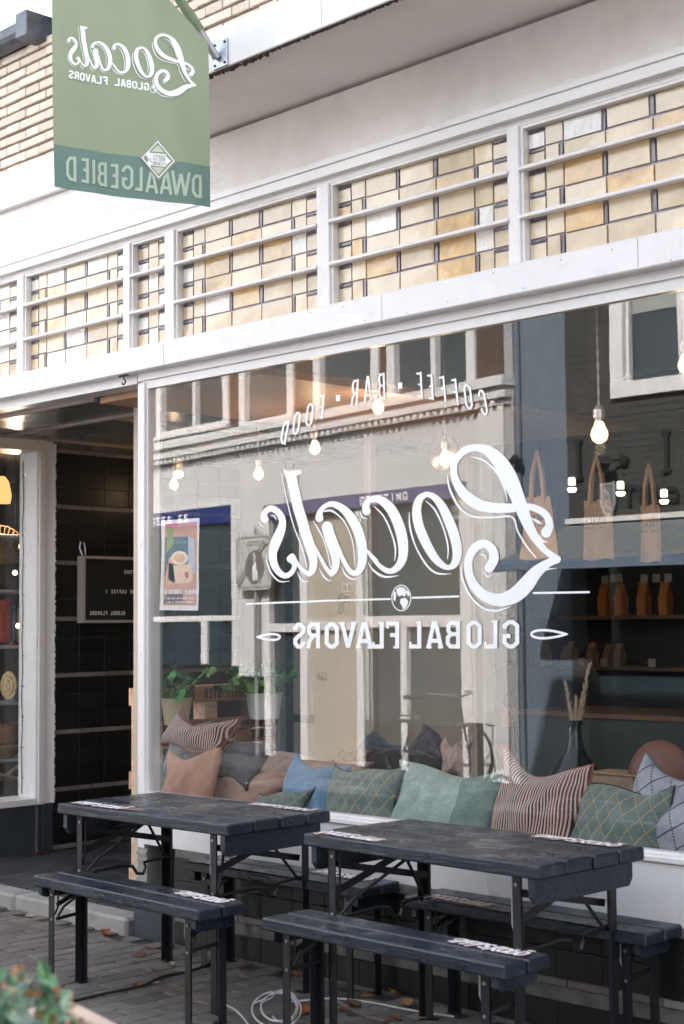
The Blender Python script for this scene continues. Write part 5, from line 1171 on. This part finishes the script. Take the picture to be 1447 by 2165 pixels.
WORD = [[(0, .75), (.06, .95), (.14, .9)], [(.02, .3), (.10, .62), (.20, .9)], [(.08, .2), (.15, .6), (.25, .95)], [(.05, .55), (.16, .62), (.24, .55)], [(.20, .2), (.26, .7), (.32, .9), (.36, .7), (.28, .5)], [(.30, .1), (.36, .45), (.42, .8)], [(.34, .8), (.40, .9), (.48, .8)],
        [(.44, .3), (.50, .2), (.52, .5), (.46, .65), (.50, .9), (.56, .8)], [(.56, .05), (.60, .45), (.64, .9)], [(.62, .5), (.70, .85)], [(.61, .5), (.68, .1)], [(.70, .4), (.74, .75), (.80, .7), (.80, .3), (.74, .15), (.70, .4)], [(.82, .15), (.84, .5), (.86, .9)], [(.84, .55), (.90, .6), (.93, .4), (.88, .15), (.83, .2)], [(.94, .4), (.97, .8), (1.03, .7), (1.03, .3), (.98, .12), (.94, .4)], [(.96, 1.05), (.97, 1.1)], [(1.01, 1.03), (1.02, 1.08)]]
def scrawl(parent, x0, y0, z, L, W, flip=False, wd=.0135):
    st = []; st2 = []
    for P in WORD:
        Q = [(x0 + (1 - a if flip else a) * L, y0 + (1 - b if flip else b) * W, wd) for a, b in P]; st += ribbon(Q, True, True); st2 += ribbon([(a + .003, b - .003, c * 1.02) for a, b, c in Q], True, True)
    flat(st2, lambda x, y: Vector((x, y, z + .0006)), (0, 0, 1), 'paint_shadow', PNR, parent, False, step=.00001)
    flat(st, lambda x, y: Vector((x, y, z + .0016)), (0, 0, 1), 'painted_word', PNT, parent, False, step=.00002)
def lprof(x, y, z0, z1, sx, sy):
    """angle-iron leg, its corner outward"""
    return MB().box(x - .019, x + .019, y + sy * .015, y + sy * .019, z0, z1).box(x + sx * .015, x + sx * .019, y - .019, y + sy * .0149, z0, z1)
def table(name, L, D, H, nb, th, label, cat, group, apron=.085, leg=.12):
    e = empty(name, (0, 0, 0), label, cat, group); rt_ = random.Random(nb); bw = (D - (nb - 1) * .009) / nb
    for k in range(nb):
        y0 = -D / 2 + k * (bw + .009); dx = random.uniform(-.004, .004)
        o = MB().bev(-L / 2 + dx, L / 2 + dx, y0, y0 + bw, H - th, H + random.uniform(-.0012, .0012), .006).build('board', WD, e); o.rotation_euler[0] = 0
    for s in (-1, 1):
        c = .02
        x0 = s * (L / 2 - .045); pr = [(-D / 2 + .012, H - th), (D / 2 - .03, H - th), (D / 2 - .03, H - th - apron * .7), (D / 2 - .03 - c, H - th - apron), (-D / 2 + .012 + c, H - th - apron), (-D / 2 + .012, H - th - apron * .7)]
        mb = MB(); n = len(pr); vs = [(x0 - .013, y, z - .0005) for y, z in pr] + [(x0 + .013, y, z - .0005) for y, z in pr]
        mb.add(vs, [tuple(reversed(range(n))), tuple(range(n, 2 * n))] + [(i, (i + 1) % n, (i + 1) % n + n, i + n) for i in range(n)]); mb.build('apron', WD, e)
        xl = s * (L / 2 - leg); zt = H - th
        for sy in (-1, 1):
            yl = sy * (D / 2 - .05)
            l_ = MB().box(xl - .019, xl + .019, yl + sy * .015, yl + sy * .019, 0, zt).box(xl + s * .015, xl + s * .019, yl - .019, yl + sy * .0149, 0, zt).box(xl - .021, xl + .021, yl - .021, yl + .021, 0, .004).build('leg', MET, e)
            MB().lathe([(0, 0), (.006, 0), (.006, .003), (0, .003)], (xl - s * .004, yl + sy * .0195 if sy > 0 else yl - .0225, zt - .03), 10, 'y').build('bolt', SCR, l_)
            MB().lathe([(0, 0), (.006, 0), (.006, .003), (0, .003)], (xl - s * .004, yl + sy * .0195 if sy > 0 else yl - .0225, H * .62), 10, 'y').build('bolt', SCR, l_)
        yA = -(D / 2 - .05); yB = -yA; zc = H * .60; xi = xl - s * .012
        if D > .4:
            MB().tube([(xi, yA, zc), (xi, yA * .1, zc + .01), (xi, .03, zc + .0), (xi, .055, zc - .035), (xi, .09, zc - .04), (xi, .105, zc - .01), (xi, .095, zc + .01), (xi, .13, zc + .015), (xi, yB, zc + .02)], .0075, 8).build('cross_rod', MET, e)
            MB().bar((xi, yA, zc + .10), (xi, yB, zt - .015), .004, .028, (0, 0, 1)).build('brace', MET, e)
            MB().bar((xi - s * .006, yA, zt - .06), (xi - s * .006, yB, zc + .10), .004, .026, (0, 0, 1)).build('brace', MET, e)
            MB().tube([(xi, yA + .01, zc + .005), (xi - s * .03, yA + .06, zc + .07), (xi - s * .20, .0, zt - .005)], .0065, 8).build('folding_strut', MET, e)
            MB().tube([(xi, yB - .01, zc + .01), (xi - s * .01, yB - .05, zc + .06), (xi - s * .05, yB - .2, zt - .005)], .0065, 8).build('folding_strut', MET, e)
            MB().tube([(xl - s * .03, yA - .005, zt), (xl - s * .03, yA - .006, zc + .09), (xl - s * .012, yA - .01, zc + .055), (xl - s * .012, yA, zc + .04)], .0045, 6).build('lock_wire', GALV if s > 0 else MET, e)
        else:
            MB().tube([(xi, yA, zc + .01), (xi, yB, zc + .02)], .0075, 8).build('cross_rod', MET, e)
            MB().bar((xi, yA, zt - .075), (xi, yB, zt - .02), .004, .02, (0, 0, 1)).build('brace', MET, e)
            MB().tube([(xi, yA + .008, zc + .02), (xi - s * .01, yA + .03, zc + .06), (xi - s * .09, yB - .04, zt - .004)], .0055, 8).build('folding_strut', MET, e)
            MB().tube([(xl - s * .03, yA - .006, zt), (xl - s * .034, yA - .006, zc + .07), (xl - s * .012, yA - .008, zc + .03)], .004, 6).build('lock_wire', GALV if s > 0 else MET, e)
    bt = MB()
    for s in (-1, 1):
        for k in range(nb):
            y = -D / 2 + (k + .5) * (bw + .009); bt.lathe([(0, 0), (.010, 0), (.009, .002), (0, .004)], (s * (L / 2 - .12), y, H), 8)
    bt.build('coach_bolts', MET, e)['kind'] = 'stuff'
    return e
TG = 'black folding tables'; BG = 'black folding benches'
t1 = table('folding_table', 1.12, .58, .76, 4, .047, 'blue-black folding table on the left, nearest the entrance recess', 'table', TG)
b1 = table('folding_bench', 1.12, .235, .47, 2, .045, 'blue-black folding bench at front left, with white brush lettering near its right end', 'bench', BG, apron=.045, leg=.10)
def cp(src, loc, rz, label):
    c = copy_tree(src); c.location = loc; c.rotation_euler[2] = math.radians(rz); c['label'] = label; return c
t2 = cp(t1, (-3.625, 4.26, 0), -1.5, 'blue-black folding table on the right, lettered at both front left and back right corners')
t1.location = (-5.175, 4.235, 0); t1.rotation_euler[2] = math.radians(1.0)
b2 = cp(b1, (-3.66, 3.905, 0), -1.0, 'blue-black folding bench at front right, with white brush lettering near its right end')
b3 = cp(b1, (-4.93, 4.590, 0), .6, 'black bench against the shop wall behind the left table')
b4 = cp(b1, (-3.57, 4.595, 0), .6, 'black bench against the shop wall behind the right table, sticking out to the right')
b1.location = (-5.10, 3.865, 0); b1.rotation_euler[2] = math.radians(-1.8)
b1.scale[0] = 1.045; b1.location.x += .02; b2.scale[0] = 1.035; b2.location.x += .02; t1.scale[0] = 1.02; t2.scale[0] = 1.015; t2.location.x += .012; t1.location.x += .012
scrawl(t1, -.50, -.28, .762, .34, .085); scrawl(t1, .14, .19, .762, .36, .075, wd=.012)
scrawl(t2, -.50, -.275, .762, .30, .085, True, .013); scrawl(t2, .12, .19, .762, .36, .08)
scrawl(b1, .22, .012, .472, .28, .085); scrawl(b2, .20, .012, .472, .30, .085); scrawl(b3, .12, .01, .472, .32, .085); scrawl(b4, -.46, -.10, .472, .30, .085, True)
# peeled paint patch on table 1 and bench 1
for par, x, y, z, s in ((t1, -.14, -.23, .7618, .05), (b1, -.38, .07, .4718, .05), (b1, -.12, .05, .4718, .035)):
    r_ = random.Random(x); P = [(x + s * (1 + .5 * r_.random()) * math.cos(a) * 1.8, y + s * .4 * (1 + .6 * r_.random()) * math.sin(a)) for a in [2 * PI * k / 14 for k in range(14)]]
    flat([(P, [tuple(range(14))])], lambda x_, y_: Vector((x_, y_, z)), (0, 0, 1), 'worn_patch', mat('bare_wood_patch', (.22, .16, .13), .7, .4, 40, .4, 90) if par is t1 else BLACKP, par, False)

# ------------------------------------------------------------------ banner
BR = at(441, 250, 1, 4.05); BD = Vector((.317, .948, 0)); BN = Vector((.948, -.317, 0)).normalized()
def bpl(x, y, off=0.0):
    d = CV + CR * ((x - 723.5) / CF) - CU * ((y - 1082.5) / CF); t = (BR - CP).dot(BN) / d.dot(BN); P = CP + d * t
    s = (P - BR).dot(BD); z = P.z
    P = P + BN * (.011 * math.sin(s * 9 + z * 2.5) + .010 * math.exp(-((s + .02) ** 2) / .02) * math.sin(z * 14 + s * 9) * max(0, z - 3.7) * 2 + .003 * math.sin(s * 31 + z * 7))
    return P - BN * -off if False else P + (BN * off)
ban = empty('cafe_banner', (BR.x, BR.y, 3.3), 'green vertical banner with mirrored white script logo hanging from a wall pole', 'banner')
def sheet(y_of_top, y_of_bot, name, m, nx=30, ny=44):
    vs = []; fs = []
    for off in (0, -.0012):
        for j in range(ny + 1):
            for i in range(nx + 1):
                s = i / nx; x = 112 + (442.5 - 112) * s
                ya = y_of_top(s); yb = y_of_bot(s); y = ya + (yb - ya) * j / ny; xx = x + (3.5 * (y / 420.0) - 1.5) * (1 - s) + 1.0 * s * (y / 420.0)
                vs.append(bpl(xx, y, off))
    K = (nx + 1) * (ny + 1)
    for j in range(ny):
        for i in range(nx): a = j * (nx + 1) + i; fs += [(a, a + nx + 1, a + nx + 2, a + 1), (K + a, K + a + 1, K + a + nx + 2, K + a + nx + 1)]
    mb = MB(); mb.smooth = True; mb.add(vs, fs); return mb.build(name, m, ban, True)
CLG = mat('banner_green', (.27, .32, .20), .5, .05, 2.5, .12, 160, **{}); CLD = mat('banner_dark_green', (.125, .21, .175), .5, .05, 2.5, .12, 160)
top = lambda s: 88 - 330 * (1 - s) * 1.02 - 30 * (1 - s) ** 2
edge_ = lambda s: 304.5 + 48 * s; bot = lambda s: 396 + 42.5 * s
sheet(top, edge_, 'cloth', CLG); sheet(edge_, bot, 'lower_panel', CLD, 30, 10)
bmap = lambda x, y: bpl(x, y, .0018)
# script logo: window drawing carried over with the affine map of the banner print
def aff(src, dst):
    import itertools
    (x0, y0), (x1, y1), (x2, y2) = src; det = (x1 - x0) * (y2 - y0) - (x2 - x0) * (y1 - y0)
    def f(x, y):
        a = ((x - x0) * (y2 - y0) - (x2 - x0) * (y - y0)) / det; b = ((x1 - x0) * (y - y0) - (x - x0) * (y1 - y0)) / det
        return (dst[0][0] + a * (dst[1][0] - dst[0][0]) + b * (dst[2][0] - dst[0][0]), dst[0][1] + a * (dst[1][1] - dst[0][1]) + b * (dst[2][1] - dst[0][1]))
    return f
A_ = aff([(602, 993), (1186, 1180), (557, 1100)], [(171, 51), (413, 180.5), (145.5, 85.5)])
flat([([A_(*q) for q in v], f) for v, f in logoS], bmap, BN, 'banner_script', VINYL, ban); flat([([A_(*q) for q in v], f) for v, f in logoT], bmap, BN, 'banner_script_shadow', VINYL, ban)
def brow(txt, xr, yr, xl, yl, h, wd, name, m, wf=.78, serif=False, gaps=None):
    n = len(txt); out = []
    for i, ch in enumerate(txt):
        if ch == ' ': continue
        def f(u, v, i=i): t = (i + u * wf) / (n - (1 - wf)); return (xr + (xl - xr) * t, yr + (yl - yr) * t - v * (h[0] + (h[1] - h[0]) * t))
        out += letter(ch, f, wd, serif)
    return flat(out, bmap, BN, name, m, ban)
brow('GLOBAL FLAVORS', 314, 192, 146, 164, (15, 17), 3.2, 'banner_slogan', VINYL, .86, True)
gl_r = ribbon([(324 + 6.8 * math.cos(a), 189 + 8.5 * math.sin(a), 1.2) for a in [2 * PI * k / 20 for k in range(21)]], False, False, True) + [([(320, 184), (324, 181), (327, 186), (322, 190)], [(0, 1, 2, 3)]), ([(324, 190), (328, 189), (328, 195), (324, 196)], [(0, 1, 2, 3)])]
flat(gl_r, bmap, BN, 'banner_globe', VINYL, ban)
DW = [('D',1210,1308,330,535,345,520),('W',1035,1200,305,520,0,0),('A',940,1050,300,500,0,0),('A',815,930,288,487,0,0),('L',725,795,260,468,0,0),('G',615,715,240,455,0,0),('E',515,590,225,440,0,0),('B',405,490,210,425,0,0),('I',350,385,195,408,0,0),('E',250,325,180,400,0,0),('D',120,220,165,385,0,0)]
od = []
for ch, a, b, c, d, _, _ in DW:
    x0, x1, y0, y1 = 110 + a / 4.134, 110 + b / 4.134, 290 + c / 4.134, 290 + d / 4.134
    od += letter(ch, lambda u, v, x0=x0, x1=x1, y0=y0, y1=y1: (x1 - u * (x1 - x0), y1 - v * (y1 - y0) - (u - .5) * (x1 - x0) * .13), 6.2)
LG = mat('banner_print_pale', (.44, .53, .41), .5); flat(od, bmap, BN, 'district_name', LG, ban)
dc = (332.5, 338.5); cr = lambda x, y: (110 + x / 4.134, 290 + y / 4.134); bm2 = lambda x, y: bpl(x, y, .0030)
flat([([cr(918, 20), cr(1080, 225), cr(930, 385), cr(768, 180)], [(0, 1, 2, 3)])], bm2, BN, 'emblem_ground', CLG, ban)
dmn = [cr(918, 42), cr(1055, 216), cr(928, 355), cr(785, 182)]
em_ = ribbon([(x, y, 2.2) for x, y in dmn + [dmn[0]]], False, False, True)
bm3 = lambda x, y: bpl(x, y, .0065)
flat(em_, bm3, BN, 'emblem_outline', VINYL, ban)
tri = [([cr(920, 72), cr(975, 140), cr(865, 128)], [(0, 1, 2)]), ([cr(865, 262), cr(975, 272), cr(928, 328)], [(0, 1, 2)])]
flat(tri, bm3, BN, 'emblem_triangles', mat('banner_print_cream', '#c9cdb4', .5), ban)
arr = [([cr(990, 155), cr(990, 188), cr(860, 178), cr(845, 200), cr(815, 152), cr(850, 112), cr(852, 140)], [tuple(range(7))]), ([cr(862, 178), cr(980, 195), cr(985, 170), cr(1030, 215), cr(985, 255), cr(984, 228), cr(860, 212)], [tuple(range(7))]), ([cr(995, 232), cr(990, 265), cr(860, 250), cr(862, 268), cr(822, 232), cr(850, 192), cr(856, 220)], [tuple(range(7))])]
flat(arr, bm3, BN, 'emblem_arrows', VINYL, ban)
def erow(t, a, b, name): 
    n = len(t); out = []
    for i, ch in enumerate(t): out += letter(ch, lambda u, v, i=i: (cr(a[0] + (b[0] - a[0]) * (i + u * .75) / n, 0)[0], cr(0, a[1] + (b[1] - a[1]) * (i + u * .75) / n - v * 18)[1]), .8)
    return out
flat(erow('DWAAL', (980, 182), (875, 168), '') + erow('GEBIED', (982, 216), (870, 202), '') + erow('TILBURG', (985, 256), (872, 240), ''), lambda x, y: bpl(x, y, .0095), BN, 'emblem_words', mat('emblem_grey', '#8d967d', .6), ban)
# flagpole with bracket
pb = empty('flagpole', (-4.83, 4.11, 4.02), 'short steel flagpole with square wall bracket angled out of the white canopy fascia', 'flagpole')
bk_ = at(468, 112, 1, 4.127); pol0 = Vector((bk_.x - .012, 4.10, bk_.z - .01)); pol1 = bpl(432, 62) + BN * .012; dirp = (pol1 - pol0).normalized()
pend = bpl(372, -12) + BN * .0; dirp = (pend - pol0).normalized()
MB().bev(bk_.x - .045, bk_.x + .045, 4.119, 4.1285, bk_.z - .065, bk_.z + .055, .002).build('bracket_plate', GALV, pb, True)
for sx in (-.032, .032):
    for sz in (-.05, .04): MB().lathe([(0, 0), (.006, 0), (.006, .003), (0, .003)], (bk_.x + sx, 4.1155, bk_.z + sz), 10, 'y').build('screw', BLACKP, pb, True)
MB().tube([pol0 + Vector((0, .012, -.012)), pol0 + dirp * .19], .018, 16).build('socket_tube', GALV, pb, True)
MB().tube([pol0 + dirp * .15, pol0 + dirp * 1.35], .0135, 14).build('pole', GALV, pb, True)
MB().tube([pol0 + dirp * .115 + BN * .004, pol0 + dirp * .2 + BN * .003, pol0 + dirp * .22, pol0 + dirp * 1.3], [.022, .023, .021, .021], 16).build('banner_sleeve', mat('banner_sleeve_green', (.16, .21, .115), .55, .08, 6, .3, 60), ban, True)

# ------------------------------------------------------------------ cable and leaves on the pavement
random.seed(51)
cb = empty('cable_coil', tuple(at(590, 2125, 2, 0)), 'loosely coiled white cable lying on the paving under the right front bench', 'cable')
def gpt(x, y, z=.006): return at(x, y, 2, z)
def loop(cx, cy, rx, ry, a0, a1, n=26, rise=.0):
    return [gpt(cx + rx * math.cos(math.radians(a0 + (a1 - a0) * k / n)), cy + ry * math.sin(math.radians(a0 + (a1 - a0) * k / n)), .006 + rise * math.sin(PI * k / n) + .004 * (k % 3)) for k in range(n + 1)]
path = loop(585, 2135, 52, 38, 200, 560, 30, .03) + loop(590, 2130, 38, 30, 200, 560, 30, .05)[1:] + loop(600, 2128, 30, 34, 200, 500, 24, .04)[1:]
MB().tube([tuple(p) for p in path], .0042, 6).build('coil', mat('white_cable', (.62, .62, .64), .4), cb, True)
def cable(pts, name, m, r=.0042): 
    P = crom([tuple(gpt(*q)) for q in pts], 6); return MB().tube(P, r, 6).build(name, m, cb, True)
WC = mat('white_cable', (.62, .62, .64), .4)
cable([(480, 2126, .012), (500, 2138, .03), (520, 2160, .012), (540, 2195)], 'cable_end', WC); cable([(600, 2120, .01), (640, 2116), (690, 2112), (730, 2113), (790, 2121), (850, 2133), (900, 2142), (960, 2150)], 'cable_run', WC)
bc = empty('black_cable', tuple(at(300, 2090, 2, 0)), 'thin black cable lying across the paving between the table feet', 'cable')
MB().tube(crom([tuple(gpt(*q)) for q in [(150, 2118), (210, 2104), (300, 2085), (345, 2065), (400, 2054), (440, 2040)]], 6), .006, 6).build('cable_run', BLACKP, bc, True)
tcb = empty('thin_grey_cable', tuple(at(760, 2130, 2, 0)), 'thin grey-brown cable running from a bench foot to the bottom edge', 'cable')
MB().tube(crom([tuple(gpt(*q)) for q in [(708, 2110, .02), (730, 2128), (770, 2148), (830, 2165), (900, 2190)]], 6), .003, 6).build('cable_run', mat('grey_cable', (.25, .22, .2), .6), tcb, True)
LMAT = [mat('dry_leaf_%s' % n, c, .7, .3, 30, .5, 80, rnd=.2) for n, c in (('rust', (.30, .095, .035)), ('brown', (.16, .065, .03)), ('ochre', (.36, .20, .09)), ('pale', (.42, .34, .25)))]
def dry(px, py, s, k, label, group, z=0.0):
    r_ = random.Random(px * 7 + py); e = bpy.data.objects; mb = MB(); N = 9; n2 = 4; c = at(px, py, 2, .004 + z)
    L = s * 1.25; curl = r_.uniform(.2, .9); lob = r_.uniform(.1, .35)
    for i in range(N + 1):
        t = i / N; wd_ = math.sin(PI * min(1, t * 1.02)) ** .8 * .42 * L * (1 + lob * math.sin(t * 16))
        for j in range(-n2, n2 + 1):
            v = j / n2; mb.v.append(((t - .5) * L, v * wd_, .003 + curl * .35 * s * (v * v) * (.4 + t) + .25 * s * curl * abs(t - .5) ** 2 + .05 * s * math.sin(9 * t + 4 * v)))
    K = 2 * n2 + 1
    mb.f = [(i * K + j, i * K + j + 1, (i + 1) * K + j + 1, (i + 1) * K + j) for i in range(N) for j in range(K - 1)]
    mb.smooth = True; mb.tube([(-.5 * L, 0, .004), (-.72 * L, .02 * L, .006)], .0012, 4)
    o = mb.build('fallen_leaf', LMAT[k]); o.location = c; o.rotation_euler[2] = r_.uniform(0, 6.28); o.rotation_euler[0] = r_.uniform(-.25, .25); tag(o, label, 'leaf', group)
lg = 'fallen leaves on the paving'
for px, py, s, k, lab in [
    (225, 1976, .075, 0, 'large rust-red leaf against the kerb behind the front left bench'), (250, 1988, .05, 0, 'smaller rust leaf just right of the large one by the kerb'), (229, 1990, .03, 3, 'tiny pale leaf below the large rust leaf at the kerb'),
    (63, 1938, .07, 3, 'pale curled leaf on the paving at the left kerb'), (296, 2022, .065, 1, 'dark brown curled leaf between the table legs at left'), (283, 2036, .035, 3, 'small cream leaf below the dark curled leaf'),
    (313, 2006, .05, 0, 'flat rust leaf right of the left table leg'), (357, 2020, .045, 1, 'brown leaf behind the foot of the left table'), (362, 1998, .04, 3, 'pale leaf above the brown one by the table foot'),
    (289, 2087, .055, 1, 'round brown leaf alone on the paving under the left bench'), (330, 2081, .03, 3, 'small dull leaf right of the round brown leaf'), (375, 2098, .03, 2, 'small ochre leaf near the front left bench leg'), (324, 2054, .035, 0, 'rust leaf lying on the thin black cable'),
    (450, 2041, .075, 1, 'long brown leaf at the foot of the wall bench leg'), (515, 2054, .035, 1, 'nearly black leaf flat on the paving by the wall'), (363, 2042, .045, 3, 'whitish leaf beside the left table foot'),
    (620, 2062, .085, 0, 'rust leaf in the heap under the right front bench, left one'), (645, 2056, .085, 0, 'bright rust leaf in the heap under the right front bench, right one'), (608, 2072, .06, 1, 'brown leaf at the lower edge of the heap under the right bench'),
    (638, 2142, .095, 0, 'long rust leaf lying across the white cable'), (660, 2130, .07, 1, 'brown leaf next to the white coil'), (775, 2107, .06, 2, 'ochre upright leaf against the plinth wall'), (835, 2103, .09, 2, 'big ochre leaf with raised edges near the wall'),
    (860, 2122, .08, 2, 'ribbed tan leaf below the big ochre leaf'), (748, 2128, .09, 1, 'brown leaf under the thin grey cable'), (725, 2136, .06, 0, 'rust leaf half under the table leg'), (742, 2146, .06, 1, 'shrivelled brown leaf below the thin cable'),
    (838, 2155, .06, 1, 'dark crumpled leaf at the bottom edge right of centre'), (820, 2163, .06, 0, 'dull red leaf cut by the bottom edge'), (895, 2155, .06, 2, 'tan leaf near the bottom beside the right bench leg')]:
    dry(px, py, s * .68, k, lab, lg)
dry(88, 1806, .06, 0, 'orange leaf caught in the corner of the dark plinth of the left shop', lg, .07)

# ------------------------------------------------------------------ planter in the foreground
def fg(x, y, dist): 
    d = CV + CR * ((x - 723.5) / CF) - CU * ((y - 1082.5) / CF); return CP + d * dist
PK = mat('planter_pale_wood', (.52, .38, .31), .6, .15, 5, .2, 30); c0 = fg(165, 2122, 2.7); c1_ = fg(400, 2190, 2.35)
zt = c0.z; dv_ = Vector((c1_.x - c0.x, c1_.y - c0.y, 0)); 
pl_ = empty('planter_box', (c0.x, c0.y, 0), 'pale wooden planter box, blurred, at the bottom left corner of the photo', 'planter')
ang = math.atan2(dv_.y, dv_.x); Rm = Matrix.Rotation(ang, 4, 'Z'); T_ = Matrix.Translation((c0.x, c0.y, 0))
def pbx(x0, x1, y0, y1, z0, z1, name):
    o = MB().bev(x0, x1, y0, y1, z0, z1, .004).build(name, PK); o.matrix_world = T_ @ Rm; o.parent = pl_; o.matrix_parent_inverse = Matrix.Translation(-pl_.location); o.matrix_basis = T_ @ Rm
ny = -1
pbx(-.02, .95, -.035, .0, zt - .045, zt, 'rim_board'); pbx(-.02, .02, -.50, -.036, zt - .045, zt, 'rim_board'); pbx(.0, .95, -.03, -.01, 0, zt - .046, 'side_panel'); pbx(.0, .02, -.48, -.031, 0, zt - .046, 'side_panel'); pbx(.93, .95, -.48, -.031, 0, zt - .046, 'side_panel'); pbx(.0, .95, -.50, -.481, 0, zt - .046, 'side_panel')
pbx(.03, .92, -.47, -.04, zt - .10, zt - .06, 'soil_bed')
fp = empty('flowering_plant', tuple(fg(60, 2160, 2.3)), 'blurred green plant with orange flowers at the bottom left corner', 'plant')
r_ = random.Random(9); pc = fg(58, 2150, 2.35); sm = MB(); LM2 = [leafmesh(.021, 1).mesh('leaf') for _ in range(4)]
for k in range(4): LM2[k].materials.append([mat('fg_leaf_a', (.09, .20, .10), .5), mat('fg_leaf_b', (.10, .22, .10), .5), mat('fg_leaf_c', (.22, .31, .25), .6), mat('fg_leaf_d', (.04, .11, .07), .5)][k])
FO = leafmesh(.015, 0).mesh('petal'); FO.materials.append(mat('fg_flower', (.36, .19, .09), .6))
base = Vector((pc.x - .02, pc.y - .04, pc.z - .35)); grn = MB()
for k in range(215):
    x = r_.uniform(-60, 168); ymin = 2048 + max(0, (x - 100)) ** 1.25 * .45 + max(0, 45 - x) * .45 + 16 * math.sin(x * .11) + r_.uniform(0, 30)
    y = r_.uniform(ymin, 2230); p = fg(x, y, r_.uniform(2.1, 2.75)); top_ = y < ymin + 30
    fl_ = (r_.random() < (.22 if x > 70 else .10))
    o = bpy.data.objects.new('petal' if fl_ else 'leaf', FO if fl_ else LM2[r_.randrange(4)])
    if k < 290:
        COL.objects.link(o); o.parent = fp; o.location = p - fp.location; o.rotation_euler = (r_.uniform(-1.3, 1.3), r_.uniform(-1.3, 1.3), r_.uniform(0, 6)); s_ = r_.uniform(.6, 1.35); o.scale = (s_, s_ * (.7 if fl_ else .55), s_)
    if k % 2 == 0: sm.tube([p, p * .6 + base * .4 + Vector((0, 0, -.05)), base], [.0012, .0018, .002], 4, False)
sm.build('stems', mat('fg_leaf_b', (.10, .22, .10), .5), fp, True)
